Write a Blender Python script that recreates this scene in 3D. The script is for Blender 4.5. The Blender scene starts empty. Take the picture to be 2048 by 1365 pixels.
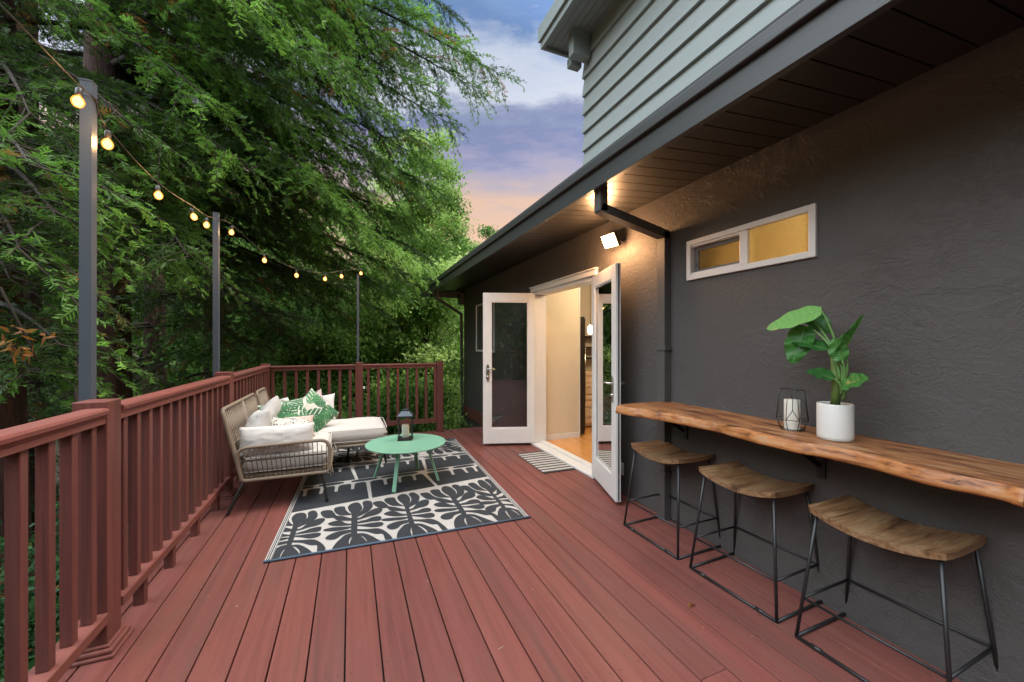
import bpy, bmesh, math, random
import numpy as np
from mathutils import Vector, Matrix, noise
R = math.radians
random.seed(7); rng = np.random.default_rng(7)
sc = bpy.context.scene
col = sc.collection

# ------------------------------------------------------------------ camera, sky, sun, exposure
FPX = 782.0; HOR = 688.0; EYE = 1.35; YAW = math.atan(324 / FPX)
cam = bpy.data.cameras.new("camera"); co = bpy.data.objects.new("camera", cam); col.objects.link(co)
cam.sensor_width = 36; cam.lens = FPX * 36 / 2048; cam.shift_y = (HOR - 682.5) / 2048
cam.clip_start = 0.02; cam.clip_end = 2000
co.location = (0, 0, EYE); co.rotation_euler = (R(90), 0, -YAW)
sc.camera = co
sc.view_settings.view_transform = 'Standard'; sc.view_settings.look = 'None'
sc.view_settings.gamma = 1; sc.view_settings.exposure = 0.72
try: sc.render.engine = 'CYCLES'
except Exception: pass
sc.cycles.max_bounces = 8; sc.cycles.transparent_max_bounces = 16

SUN_EL, SUN_AZ = 60, 98
world = bpy.data.worlds.new("World"); sc.world = world; world.use_nodes = True
nt = world.node_tree; nt.nodes.clear()
def wn(t, **k):
    n = nt.nodes.new(t)
    for a, b in k.items(): setattr(n, a, b)
    return n
def build_world():
    L = nt.links.new
    out = wn('ShaderNodeOutputWorld'); bg = wn('ShaderNodeBackground'); bg2 = wn('ShaderNodeBackground'); add = wn('ShaderNodeAddShader')
    sky = wn('ShaderNodeTexSky'); sky.sky_type = 'NISHITA'; sky.sun_disc = False
    sky.sun_elevation = R(SUN_EL); sky.sun_rotation = R(SUN_AZ)
    bg.inputs[1].default_value = 0.05; L(sky.outputs[0], bg.inputs[0])
    tc = wn('ShaderNodeTexCoord'); sep = wn('ShaderNodeSeparateXYZ'); L(tc.outputs['Generated'], sep.inputs[0])
    mp = wn('ShaderNodeMapping'); mp.inputs['Scale'].default_value = (1.6, 2.2, 6.5); L(tc.outputs['Generated'], mp.inputs[0])
    n1 = wn('ShaderNodeTexNoise'); n1.inputs['Scale'].default_value = 1.6; n1.inputs['Detail'].default_value = 7; n1.inputs['Roughness'].default_value = .60; n1.inputs['Distortion'].default_value = .35
    L(mp.outputs[0], n1.inputs['Vector'])
    # height in the sky, stirred by the cloud noise
    m1 = wn('ShaderNodeMath', operation='MULTIPLY_ADD'); L(n1.outputs['Fac'], m1.inputs[0]); m1.inputs[1].default_value = .22; L(sep.outputs[2], m1.inputs[2])
    m2 = wn('ShaderNodeMath', operation='SUBTRACT'); L(m1.outputs[0], m2.inputs[0]); m2.inputs[1].default_value = .11
    n2 = wn('ShaderNodeTexNoise'); n2.inputs['Scale'].default_value = 5.5; n2.inputs['Detail'].default_value = 8; n2.inputs['Roughness'].default_value = .65; L(mp.outputs[0], n2.inputs['Vector'])
    m3 = wn('ShaderNodeMath', operation='MULTIPLY_ADD'); L(n2.outputs['Fac'], m3.inputs[0]); m3.inputs[1].default_value = .10; L(m2.outputs[0], m3.inputs[2])
    m4 = wn('ShaderNodeMath', operation='SUBTRACT'); L(m3.outputs[0], m4.inputs[0]); m4.inputs[1].default_value = .05
    cr = wn('ShaderNodeValToRGB'); L(m4.outputs[0], cr.inputs[0])
    e = cr.color_ramp.elements
    stops = [(0.0, (.60, .38, .22)), (.25, (1.35, .62, .05)), (.32, (1.20, .60, .12)), (.375, (.72, .46, .32)), (.42, (.50, .35, .40)), (.462, (.20, .16, .29)), (.49, (.30, .27, .36)), (.535, (.98, .96, .94)), (.59, (.80, .82, .85)), (.645, (.10, .20, .44)), (.69, (.20, .32, .55)), (.76, (.62, .70, .78)), (1.0, (.70, .73, .74))]
    e[0].position = 0; e[0].color = (*stops[0][1], 1); e[1].position = 1; e[1].color = (*stops[-1][1], 1)
    for p, c in stops[1:-1]:
        x = e.new(p); x.color = (*c, 1)
    # sky overhead, out of view, boosted as added fill for the deck
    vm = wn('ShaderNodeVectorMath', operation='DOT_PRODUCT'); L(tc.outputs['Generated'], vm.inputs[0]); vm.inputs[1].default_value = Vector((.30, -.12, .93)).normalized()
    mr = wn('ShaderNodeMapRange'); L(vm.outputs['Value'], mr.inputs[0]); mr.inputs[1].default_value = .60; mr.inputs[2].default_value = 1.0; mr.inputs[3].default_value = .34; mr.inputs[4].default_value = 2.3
    bg3 = wn('ShaderNodeBackground'); bg3.inputs[0].default_value = (.66, .72, .76, 1); add2 = wn('ShaderNodeAddShader')  # added western sky glow, out of view, that brightens wall and siding
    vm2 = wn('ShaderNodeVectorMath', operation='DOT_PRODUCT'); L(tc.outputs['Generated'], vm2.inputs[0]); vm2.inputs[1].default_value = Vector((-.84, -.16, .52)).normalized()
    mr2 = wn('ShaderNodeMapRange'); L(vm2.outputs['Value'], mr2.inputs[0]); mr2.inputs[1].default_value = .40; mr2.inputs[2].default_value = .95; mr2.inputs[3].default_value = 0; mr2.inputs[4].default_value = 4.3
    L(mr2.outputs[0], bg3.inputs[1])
    bg2.name = 'clouds'
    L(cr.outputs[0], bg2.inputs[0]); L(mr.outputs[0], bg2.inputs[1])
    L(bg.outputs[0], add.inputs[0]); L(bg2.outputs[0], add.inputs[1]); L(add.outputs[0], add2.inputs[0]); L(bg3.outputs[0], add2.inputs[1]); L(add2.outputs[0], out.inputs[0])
build_world()
sl = bpy.data.lights.new("sun", 'SUN'); sl.energy = 2.3; sl.angle = R(24); sl.color = (1, .94, .84)
so = bpy.data.objects.new("sun", sl); col.objects.link(so); so.rotation_euler = (R(90 - SUN_EL), 0, R(180 - SUN_AZ))   # high over the house roof, very soft

# ------------------------------------------------------------------ measuring: a photo pixel onto a plane of the place
cY, sY = math.cos(YAW), math.sin(YAW)
def ray(x, y):
    u = (x - 1024) / FPX; v = (HOR - y) / FPX
    return Vector((u * cY + sY, -u * sY + cY, v))
def atz(x, y, z=0):
    r = ray(x, y); return r * ((z - EYE) / r.z) + Vector((0, 0, EYE))
def atx(x, y, X):
    r = ray(x, y); return r * (X / r.x) + Vector((0, 0, EYE))
def aty(x, y, Y):
    r = ray(x, y); return r * (Y / r.y) + Vector((0, 0, EYE))
def topx(p):
    d = p[1] * cY + p[0] * sY
    return (1024 + FPX * (p[0] * cY - p[1] * sY) / d, HOR - FPX * (p[2] - EYE) / d) if d > .05 else (-1e9, 0)

# ------------------------------------------------------------------ helpers
def tag(o, label=None, cat=None, group=None, kind=None):
    if label: o['label'] = label
    if cat: o['category'] = cat
    if group: o['group'] = group
    if kind: o['kind'] = kind
    return o
def empty(name, loc=(0, 0, 0), rz=0, **k):
    o = bpy.data.objects.new(name, None); col.objects.link(o); o.location = loc; o.rotation_euler = (0, 0, rz)
    o.empty_display_size = .1
    return tag(o, **k)
def copy_tree(o, parent=None):
    c = o.copy(); col.objects.link(c); c.parent = parent
    for ch in [x for x in o.children]: copy_tree(ch, c)
    return c
class MB:
    """collects shapes; build() links them as one mesh object"""
    def __init__(s): s.v = []; s.f = []; s.m = []; s.sm = []
    def add(s, vs, fs, mi=0, smooth=False):
        b = len(s.v); s.v += [tuple(v) for v in vs]
        for f in fs: s.f.append(tuple(b + i for i in f)); s.m.append(mi); s.sm.append(smooth)
        return s
    def box(s, a, b, mi=0, bev=0):
        x0, y0, z0 = [min(p, q) for p, q in zip(a, b)]; x1, y1, z1 = [max(p, q) for p, q in zip(a, b)]
        if bev <= 0 or min(x1 - x0, y1 - y0, z1 - z0) < bev * 2.2:
            s.add([(x0, y0, z0), (x1, y0, z0), (x1, y1, z0), (x0, y1, z0), (x0, y0, z1), (x1, y0, z1), (x1, y1, z1), (x0, y1, z1)],
                  [(0, 3, 2, 1), (4, 5, 6, 7), (0, 1, 5, 4), (1, 2, 6, 5), (2, 3, 7, 6), (3, 0, 4, 7)], mi)
            return s
        bm = bmesh.new(); bmesh.ops.create_cube(bm, size=1)
        for v in bm.verts: v.co = Vector(((x0 + x1) / 2 + v.co.x * (x1 - x0), (y0 + y1) / 2 + v.co.y * (y1 - y0), (z0 + z1) / 2 + v.co.z * (z1 - z0)))
        bmesh.ops.bevel(bm, geom=bm.edges[:], offset=bev, segments=2, profile=.5, affect='EDGES')
        bm.verts.index_update(); s.add([v.co[:] for v in bm.verts], [[v.index for v in f.verts] for f in bm.faces], mi); bm.free()
        return s
    def obox(s, c, ax, ay, az, mi=0):
        c, ax, ay, az = Vector(c), Vector(ax), Vector(ay), Vector(az)
        vs = [c + i * ax + j * ay + k * az for k in (-.5, .5) for i, j in ((-.5, -.5), (.5, -.5), (.5, .5), (-.5, .5))]
        return s.add(vs, [(0, 3, 2, 1), (4, 5, 6, 7), (0, 1, 5, 4), (1, 2, 6, 5), (2, 3, 7, 6), (3, 0, 4, 7)], mi)
    def tube(s, pts, r, n=8, mi=0, closed=False, cap=True, sq=False):
        pts = [Vector(p) for p in pts]; N = len(pts); rs = r if isinstance(r, (list, tuple)) else [r] * N
        rings = []; up = None
        for i, p in enumerate(pts):
            if closed: t = pts[(i + 1) % N] - pts[i - 1]
            else: t = pts[min(i + 1, N - 1)] - pts[max(i - 1, 0)]
            t.normalize()
            if up is None:
                up = Vector((0, 0, 1)) if abs(t.z) < .9 else Vector((1, 0, 0))
            a = (up - t * up.dot(t))
            if a.length < 1e-4: a = t.orthogonal()
            a.normalize(); up = a; b = t.cross(a)
            off = math.pi / n if sq else 0
            rings.append([p + (a * math.cos(off + 2 * math.pi * k / n) + b * math.sin(off + 2 * math.pi * k / n)) * rs[i] for k in range(n)])
        vs = [v for rg in rings for v in rg]; fs = []
        M = N if closed else N - 1
        for i in range(M):
            for k in range(n):
                j = (i + 1) % N
                fs.append((i * n + k, i * n + (k + 1) % n, j * n + (k + 1) % n, j * n + k))
        if not closed and cap:
            fs.append(tuple(range(n - 1, -1, -1))); fs.append(tuple((N - 1) * n + k for k in range(n)))
        return s.add(vs, fs, mi, n > 4)
    def lathe(s, prof, c=(0, 0, 0), n=32, mi=0, smooth=True, cap=True):
        c = Vector(c); vs = [c + Vector((r * math.cos(2 * math.pi * k / n), r * math.sin(2 * math.pi * k / n), z)) for r, z in prof for k in range(n)]
        fs = [(i * n + k, i * n + (k + 1) % n, (i + 1) * n + (k + 1) % n, (i + 1) * n + k) for i in range(len(prof) - 1) for k in range(n)]
        if cap:
            fs.append(tuple(range(n - 1, -1, -1))); fs.append(tuple((len(prof) - 1) * n + k for k in range(n)))
        return s.add(vs, fs, mi, smooth)
    def xform(s, M):
        s.v = [tuple(M @ Vector(v)) for v in s.v]; return s
    def build(s, name, mats, parent=None, sub=0, autosmooth=False):
        me = bpy.data.meshes.new(name); me.from_pydata(s.v, [], s.f)
        mats = mats if isinstance(mats, (list, tuple)) else [mats]
        for m in mats: me.materials.append(m)
        me.polygons.foreach_set('material_index', s.m); me.polygons.foreach_set('use_smooth', s.sm); me.update()
        o = bpy.data.objects.new(name, me); col.objects.link(o)
        if parent: o.parent = parent
        if sub:
            md = o.modifiers.new('sub', 'SUBSURF'); md.levels = sub; md.render_levels = sub
        return o
def local(M, parent): pass

# ------------------------------------------------------------------ materials
class NM:
    def __init__(s, name):
        s.m = bpy.data.materials.new(name); s.m.use_nodes = True; s.t = s.m.node_tree; s.b = s.t.nodes['Principled BSDF']
        s.tc = s.n('ShaderNodeTexCoord')
    def n(s, t, **k):
        x = s.t.nodes.new(t)
        for a, b in k.items(): setattr(x, a, b)
        return x
    def l(s, a, b): s.t.links.new(a, b)
    def mapping(s, scale=(1, 1, 1), rot=(0, 0, 0), src='Object'):
        m = s.n('ShaderNodeMapping'); m.inputs['Scale'].default_value = scale; m.inputs['Rotation'].default_value = rot
        s.l(s.tc.outputs[src], m.inputs[0]); return m.outputs[0]
    def noise(s, vec, sc=5, det=4, rough=.5, dist=0):
        x = s.n('ShaderNodeTexNoise'); x.inputs['Scale'].default_value = sc; x.inputs['Detail'].default_value = det; x.inputs['Roughness'].default_value = rough; x.inputs['Distortion'].default_value = dist
        if vec is not None: s.l(vec, x.inputs['Vector'])
        return x.outputs['Fac']
    def vor(s, vec, sc=5, feature='F1', out='Distance', rnd=1):
        x = s.n('ShaderNodeTexVoronoi'); x.feature = feature; x.inputs['Scale'].default_value = sc; x.inputs['Randomness'].default_value = rnd
        if vec is not None: s.l(vec, x.inputs['Vector'])
        return x.outputs[out]
    def ramp(s, fac, stops, interp='LINEAR'):
        x = s.n('ShaderNodeValToRGB'); s.l(fac, x.inputs[0]); x.color_ramp.interpolation = interp; e = x.color_ramp.elements
        c4 = lambda c: (c, c, c, 1) if isinstance(c, (int, float)) else (*c, 1)
        e[0].position = stops[0][0]; e[0].color = c4(stops[0][1]); e[1].position = stops[-1][0]; e[1].color = c4(stops[-1][1])
        for p, c in stops[1:-1]:
            y = e.new(p); y.color = c4(c)
        return x.outputs[0]
    def mix(s, f, a, b, mode='MIX'):
        x = s.n('ShaderNodeMix', data_type='RGBA', blend_type=mode)
        for i, v in ((0, f), (6, a), (7, b)):
            if isinstance(v, (int, float)): x.inputs[i].default_value = v
            elif isinstance(v, tuple): x.inputs[i].default_value = (*v, 1)
            else: s.l(v, x.inputs[i])
        return x.outputs[2]
    def math(s, op, a, b=0):
        x = s.n('ShaderNodeMath', operation=op)
        for i, v in enumerate((a, b)):
            if isinstance(v, (int, float)): x.inputs[i].default_value = v
            else: s.l(v, x.inputs[i])
        return x.outputs[0]
    def attr(s, name):
        x = s.n('ShaderNodeAttribute', attribute_name=name); return x.outputs['Fac']
    def bump(s, h, st=.3, dist=.01):
        x = s.n('ShaderNodeBump'); x.inputs['Strength'].default_value = st; x.inputs['Distance'].default_value = dist; s.l(h, x.inputs['Height']); s.l(x.outputs[0], s.b.inputs['Normal']); return s
    def color(s, c):
        if isinstance(c, tuple): s.b.inputs['Base Color'].default_value = (*c, 1)
        else: s.l(c, s.b.inputs['Base Color'])
        return s
    def rough(s, r):
        if isinstance(r, (int, float)): s.b.inputs['Roughness'].default_value = r
        else: s.l(r, s.b.inputs['Roughness'])
        return s
    def p(s, **k):
        for a, b in k.items(): s.b.inputs[a.replace('_', ' ')].default_value = b
        return s
def simple(name, c, r=.5, metal=0, var=.12, sc=12, bump=0, spec=.5):
    m = NM(name); n = m.noise(m.mapping(), sc, 5)
    m.color(m.mix(n, tuple(x * (1 - var) for x in c), tuple(min(1, x * (1 + var)) for x in c))).rough(r).p(Metallic=metal)
    m.b.inputs['Specular IOR Level'].default_value = spec
    if bump: m.bump(m.noise(m.mapping(), sc * 12, 3), bump, .003)
    return m.m
def emis(name, c, s):
    m = bpy.data.materials.new(name); m.use_nodes = True; b = m.node_tree.nodes['Principled BSDF']
    b.inputs['Base Color'].default_value = (*c, 1); b.inputs['Emission Color'].default_value = (*c, 1); b.inputs['Emission Strength'].default_value = s
    return m
M = {}
def mat_deck(name, dark=1.0, axis='Y'):
    m = NM(name); t = m.attr('tint')
    sc_ = (26, 1.1, 26) if axis == 'Y' else ((1.1, 26, 26) if axis == 'X' else (26, 26, 1.1))
    mp = m.n('ShaderNodeMapping'); mp.inputs['Scale'].default_value = sc_; m.l(m.tc.outputs['Object'], mp.inputs[0])
    off = m.n('ShaderNodeVectorMath', operation='ADD'); m.l(mp.outputs[0], off.inputs[0])
    cmb = m.n('ShaderNodeCombineXYZ'); tt = m.math('MULTIPLY', t, 37.0)
    for i in range(3): m.l(tt, cmb.inputs[i])
    m.l(cmb.outputs[0], off.inputs[1]); v = off.outputs[0]
    g1 = m.noise(v, 1.0, 6, .6, .6); g2 = m.noise(v, .35, 4, .6, 1.2); g3 = m.noise(m.mapping((1, 1, 1)), 190, 2, .6)
    k = dark
    base = m.ramp(g1, [(.25, (.150 * k, .048 * k, .041 * k)), (.5, (.205 * k, .065 * k, .053 * k)), (.78, (.240 * k, .084 * k, .070 * k))])
    grey = m.ramp(g2, [(.50, 0.0), (.72, .55)])
    c = m.mix(grey, base, (.135 * k, .070 * k, .056 * k))
    tv = m.ramp(t, [(0, (.90, .91, .93)), (.5, (1.02, 1.02, 1.02)), (1, (1.12, 1.08, 1.07))])
    c = m.mix(1.0, c, tv, 'MULTIPLY')
    sp = m.ramp(g3, [(.33, .72), (.42, 1.0)]); c = m.mix(1.0, c, sp, 'MULTIPLY')
    blot = m.noise(m.mapping((1, .6, 1)), 1.7, 4, .6); c = m.mix(m.ramp(blot, [(.45, 0.0), (.75, .40)]), c, (.165 * k, .086 * k, .068 * k))
    if axis == 'Z' or axis == 'X':
        st_ = m.noise(m.mapping((30, 30, .5)), 1.0, 5, .7, .4); c = m.mix(m.ramp(st_, [(.52, 0.0), (.66, .75)]), c, (.070, .028, .026))
    m.color(c).rough(m.ramp(g1, [(.3, .55), (.7, .42)])); m.b.inputs['Specular IOR Level'].default_value = .28
    h = m.math('ADD', m.math('MULTIPLY', g1, .7), m.math('MULTIPLY', g3, .5)); m.bump(h, .35, .002)
    return m.m
M['deck'] = mat_deck('deck_boards_wood', .92); M['rail'] = mat_deck('rail_wood', .76, 'Z'); M['raily'] = mat_deck('rail_wood_long', .88, 'Y'); M['railx'] = mat_deck('rail_wood_cross', .80, 'X')
def mat_stucco():
    m = NM('stucco_paint'); v = m.mapping((1, 1, 1))
    v2 = m.mapping((1, .8, 1.15)); a = m.noise(v2, 4.2, 8, .60, 1.05); b = m.noise(m.mapping((1, .9, 1)), 15, 5, .6, 1.3); c = m.noise(v, 60, 3, .6)
    r1 = m.ramp(a, [(.40, 0), (.46, 1), (.50, .75), (.56, .35), (.60, .9), (.66, .5)])
    r2 = m.ramp(b, [(.44, 0), (.50, 1), (.56, .3)])
    patch = m.ramp(m.noise(v, 1.7, 4), [(.42, .12), (.62, 1)])
    h = m.math('ADD', m.math('MULTIPLY', m.math('MULTIPLY', r1, m.ramp(m.noise(m.mapping((1, 1, 1), (1, 2, 3)), 1.2, 3), [(.38, .25), (.6, 1)])), .7), m.math('MULTIPLY', m.math('MULTIPLY', r2, .65), patch)); h = m.math('ADD', m.math('MULTIPLY', h, .62), m.math('MULTIPLY', c, .30)); h = m.math('ADD', h, m.math('MULTIPLY', m.noise(v, 120, 2), .16))
    m.bump(h, .85, .0058)
    big = m.noise(m.mapping((1, 1, .5)), 1.3, 6, .6, .3); fin = m.noise(v, 38, 3); cc = m.mix(big, (.060, .056, .055), (.086, .079, .077)); cc = m.mix(m.ramp(fin, [(.6, 0.0), (.75, .25)]), cc, (.10, .095, .09)); m.color(cc).rough(.62); m.b.inputs['Specular IOR Level'].default_value = .32
    return m.m
M['stucco'] = mat_stucco()
def mat_boards(name, c1, c2, rough=.55, sc=(1, 1, 1), bump=.3, det=30):
    m = NM(name); v = m.mapping(sc); g = m.noise(v, det, 5, .6, .8); g2 = m.noise(m.mapping(), 2.2, 4)
    m.color(m.mix(m.math('ADD', m.math('MULTIPLY', g, .5), m.math('MULTIPLY', g2, .5)), c1, c2)).rough(rough); m.bump(g, bump, .004); return m.m
M['siding'] = mat_boards('siding_paint', (.23, .262, .258), (.30, .33, .325), .6, (1, .05, 1), .5, 40)
M['trim_siding'] = mat_boards('pale_trim_paint', (.20, .235, .235), (.26, .29, .29), .55, (1, .1, 1), .2)
M['fascia'] = mat_boards('dark_fascia_paint', (.034, .037, .038), (.050, .054, .056), .42, (1, .06, 1), .35, 36)
M['soffit'] = mat_boards('soffit_paint', (.014, .013, .0125), (.022, .020, .019), .40, (.08, 1, 1), .25, 30)
M['roof'] = simple('roof_shingle', (.06, .06, .062), .9, bump=.5)
M['white'] = simple('white_paint', (.66, .64, .62), .38, var=.04)
M['vinyl'] = simple('window_vinyl', (.62, .59, .57), .4, var=.06)
M['screen'] = simple('grey_sash', (.13, .12, .12), .5)
M['cream'] = simple('cream_wall', (.60, .52, .40), .7, var=.03)
M['metal'] = simple('brushed_metal', (.55, .54, .52), .28, 1, .05)
M['seal'] = simple('door_seal', (.05, .05, .05), .6)
M['black'] = simple('black_steel', (.014, .014, .015), .42, 0, .2, spec=.5)
M['polepaint'] = simple('grey_blue_paint', (.070, .084, .105), .45, 0, .15, 9, .2)
M['fridge'] = simple('dark_fridge', (.018, .014, .012), .3)
M['downspout'] = simple('dark_downspout_paint', (.075, .072, .070), .45, 0, .08)
M['soil'] = simple('brown_ground', (.035, .026, .018), .95, 0, .4, 3, .6)
def mat_glass(name, tint=(1, 1, 1), fres=1.5):
    m = bpy.data.materials.new(name); m.use_nodes = True; t = m.node_tree; t.nodes.clear()
    o = t.nodes.new('ShaderNodeOutputMaterial'); tr = t.nodes.new('ShaderNodeBsdfTransparent'); gl = t.nodes.new('ShaderNodeBsdfGlossy'); mx = t.nodes.new('ShaderNodeMixShader'); fr = t.nodes.new('ShaderNodeFresnel')
    tr.inputs[0].default_value = (*tint, 1); gl.inputs['Roughness'].default_value = 0.0; fr.inputs[0].default_value = fres
    t.links.new(fr.outputs[0], mx.inputs[0]); t.links.new(tr.outputs[0], mx.inputs[1]); t.links.new(gl.outputs[0], mx.inputs[2]); t.links.new(mx.outputs[0], o.inputs[0]); return m
M['glass'] = mat_glass('clear_glass', (.80, .82, .82), 1.9)
M['lantern_glass'] = mat_glass('thin_glass', (.985, .99, .99), 1.25)
def mat_wood(name, cs, along='Y', sc=9, rough=.5, knots=True, bump=.25):
    m = NM(name); s_ = {'Y': (1, .17, 1), 'X': (.14, 1, 1)}[along]
    v = m.mapping(s_); w = m.noise(v, sc, 7, .62, 2.6); fine = m.noise(m.mapping(tuple(.5 * q if q < 1 else q for q in s_)), sc * 7, 4, .65, .5); big = m.noise(m.mapping((1, .4, 1)), 2.5, 3, .5, .5)
    f = m.math('ADD', m.math('MULTIPLY', w, .6), m.math('MULTIPLY', fine, .4))
    c = m.ramp(f, cs); c = m.mix(m.ramp(big, [(.4, 0.0), (.7, .65)]), c, m.mix(.5, c, cs[0][1] if isinstance(cs[0][1], tuple) else (.1, .06, .03)))
    m.color(c).rough(rough).bump(f, bump, .003); return m.m
M['slab'] = mat_wood('live_edge_wood', [(.40, (.060, .022, .010)), (.455, (.19, .070, .026)), (.51, (.31, .130, .048)), (.555, (.36, .185, .080)), (.61, (.26, .17, .10)), (.68, (.15, .085, .05))], 'Y', 9, .42)
M['slab_edge'] = mat_wood('live_edge_bark_side', [(.40, (.10, .036, .014)), (.46, (.32, .11, .028)), (.53, (.42, .175, .055)), (.60, (.36, .22, .12)), (.66, (.13, .06, .03))], 'Y', 8, .5, bump=.8)
M['seatwood'] = mat_wood('stool_seat_wood', [(.38, (.045, .024, .012)), (.44, (.14, .068, .030)), (.52, (.23, .125, .058)), (.58, (.30, .19, .10)), (.68, (.15, .08, .04))], 'X', 8, .5)
M['floorwood'] = mat_wood('interior_oak_floor', [(.3, (.48, .20, .05)), (.5, (.62, .28, .08)), (.7, (.70, .36, .12))], 'Y', 6, .22, bump=.03)
def mat_rattan():
    m = NM('rattan_wicker'); w = m.n('ShaderNodeTexWave'); w.bands_direction = 'DIAGONAL'; w.inputs['Scale'].default_value = 55; w.inputs['Distortion'].default_value = 1.5
    m.l(m.tc.outputs['Object'], w.inputs['Vector']); n = m.noise(m.mapping(), 14, 4)
    c = m.mix(n, (.18, .14, .098), (.30, .24, .175)); c = m.mix(m.math('MULTIPLY', w.outputs['Fac'], .35), c, (.16, .11, .075)); m.color(c).rough(.55).bump(w.outputs['Fac'], .5, .003); return m.m
M['rattan'] = mat_rattan()
def mat_fabric(name, c, weave=420, wr=.35):
    m = NM(name); n = m.noise(m.mapping(), 5, 4, .55, .4); f = m.noise(m.mapping(), weave, 2)
    m.color(m.mix(m.noise(m.mapping(), 9, 3), tuple(x * .93 for x in c), c)).rough(.85).bump(m.math('ADD', m.math('MULTIPLY', n, 1.0), m.math('MULTIPLY', f, .04)), wr, .02)
    m.b.inputs['Sheen Weight'].default_value = .2; return m.m
M['cushion'] = mat_fabric('off_white_cushion', (.56, .53, .49), wr=.5); M['pillow'] = mat_fabric('white_pillow', (.58, .565, .54), wr=.8); M['blush'] = mat_fabric('blush_fabric', (.52, .38, .32))
def mat_spots(name, base, spot, sc, th=.32, stretch=(1, 1, 1)):
    m = NM(name); v = m.mapping(stretch); dist = m.n('ShaderNodeVectorMath', operation='ADD'); nn = m.n('ShaderNodeTexNoise'); nn.inputs['Scale'].default_value = sc * .9; m.l(v, nn.inputs['Vector'])
    sv = m.n('ShaderNodeVectorMath', operation='SCALE'); m.l(nn.outputs['Color'], sv.inputs[0]); sv.inputs['Scale'].default_value = .35 / sc * 2; m.l(v, dist.inputs[0]); m.l(sv.outputs[0], dist.inputs[1])
    d = m.vor(dist.outputs[0], sc, rnd=.75); m.color(m.mix(m.ramp(d, [(th - .03, 1), (th + .03, 0)]), base, spot)).rough(.85).bump(m.noise(m.mapping(), 6, 3), .35, .02); return m.m
M['dots'] = mat_spots('black_dotted_fabric', (.58, .54, .48), (.02, .018, .018), 42, .30)
M['leopard'] = mat_spots('burgundy_spotted_fabric', (.52, .41, .38), (.045, .012, .02), 48, .42)
M['palmwhite'] = mat_fabric('palm_print_ground', (.56, .55, .47)); M['palm'] = mat_fabric('palm_print_leaf', (.022, .115, .040)); M['palm2'] = mat_fabric('palm_print_leaf_light', (.055, .19, .070))
M['mint'] = simple('mint_green_paint', (.20, .42, .29), .42, 0, .05, 20, .05)
M['wax'] = simple('ivory_wax', (.66, .63, .56), .5, 0, .03); M['wax'].node_tree.nodes['Principled BSDF'].inputs['Subsurface Weight'].default_value = .15
M['pot'] = simple('white_ceramic', (.62, .60, .57), .3, 0, .03, 30, .03)
def mat_rug(name, c):
    m = NM(name); g = m.noise(m.mapping((1, 1, 1)), 260, 2); w = m.n('ShaderNodeTexWave'); w.inputs['Scale'].default_value = 95; m.l(m.tc.outputs['Object'], w.inputs['Vector'])
    m.color(m.mix(g, tuple(x * .72 for x in c), tuple(x * 1.25 for x in c))).rough(.8).bump(m.math('ADD', g, w.outputs['Fac']), .3, .002); return m.m
M['rugdark'] = mat_rug('rug_charcoal', (.026, .029, .035)); M['rugwhite'] = mat_rug('rug_ivory', (.50, .47, .44)); M['rugbind'] = mat_rug('rug_binding_blue', (.085, .13, .18))
def mat_leafy(name, cs, rough=.5, trans=.42, brown=None):
    m = NM(name); t = m.attr('tint'); c = m.ramp(t, cs); m.color(c).rough(rough); m.b.inputs['Specular IOR Level'].default_value = .25
    tl = m.n('ShaderNodeBsdfTranslucent'); mx = m.n('ShaderNodeMixShader'); mx.inputs[0].default_value = trans
    hs = m.n('ShaderNodeHueSaturation'); hs.inputs['Value'].default_value = 1.25; m.l(c, hs.inputs['Color']); m.l(hs.outputs[0], tl.inputs[0])
    out = [n for n in m.t.nodes if n.type == 'OUTPUT_MATERIAL'][0]; m.l(m.b.outputs[0], mx.inputs[1]); m.l(tl.outputs[0], mx.inputs[2]); m.l(mx.outputs[0], out.inputs[0]); return m.m
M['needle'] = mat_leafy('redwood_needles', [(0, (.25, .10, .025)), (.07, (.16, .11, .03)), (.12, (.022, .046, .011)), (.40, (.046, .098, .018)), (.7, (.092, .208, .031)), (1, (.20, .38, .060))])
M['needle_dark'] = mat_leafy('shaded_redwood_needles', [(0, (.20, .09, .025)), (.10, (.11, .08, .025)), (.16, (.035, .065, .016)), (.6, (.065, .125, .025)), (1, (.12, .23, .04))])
M['leaf_light'] = mat_leafy('pale_green_leaves', [(0, (.08, .17, .03)), (.4, (.21, .35, .075)), (.8, (.38, .54, .15)), (1, (.56, .66, .28))], trans=.4)
M['leaf_mid'] = mat_leafy('mid_green_leaves', [(0, (.04, .10, .02)), (.5, (.13, .26, .05)), (1, (.32, .48, .12))], trans=.4)
M['leaf_dark'] = mat_leafy('dark_green_leaves', [(0, (.012, .035, .010)), (.5, (.02, .065, .018)), (.9, (.04, .11, .03)), (1, (.22, .09, .02))], trans=.3)
M['leaf_orange'] = mat_leafy('orange_leaves', [(0, (.13, .045, .010)), (.6, (.24, .10, .018)), (1, (.22, .14, .03))], trans=.4)
M['plantleaf'] = mat_leafy('banana_leaf', [(0, (.018, .075, .018)), (.5, (.05, .17, .035)), (1, (.20, .42, .12))], .35, .3)
def mat_bark():
    m = NM('redwood_bark'); v = m.mapping((1, 1, .12)); a = m.noise(v, 14, 6, .65, 1.0)
    m.color(m.ramp(a, [(.3, (.018, .009, .007)), (.5, (.06, .026, .017)), (.7, (.13, .06, .04))])).rough(.9).bump(a, 1.0, .05); return m.m
M['bark'] = mat_bark(); M['twig'] = simple('twig_bark', (.030, .022, .016), .9, 0, .3)

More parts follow.
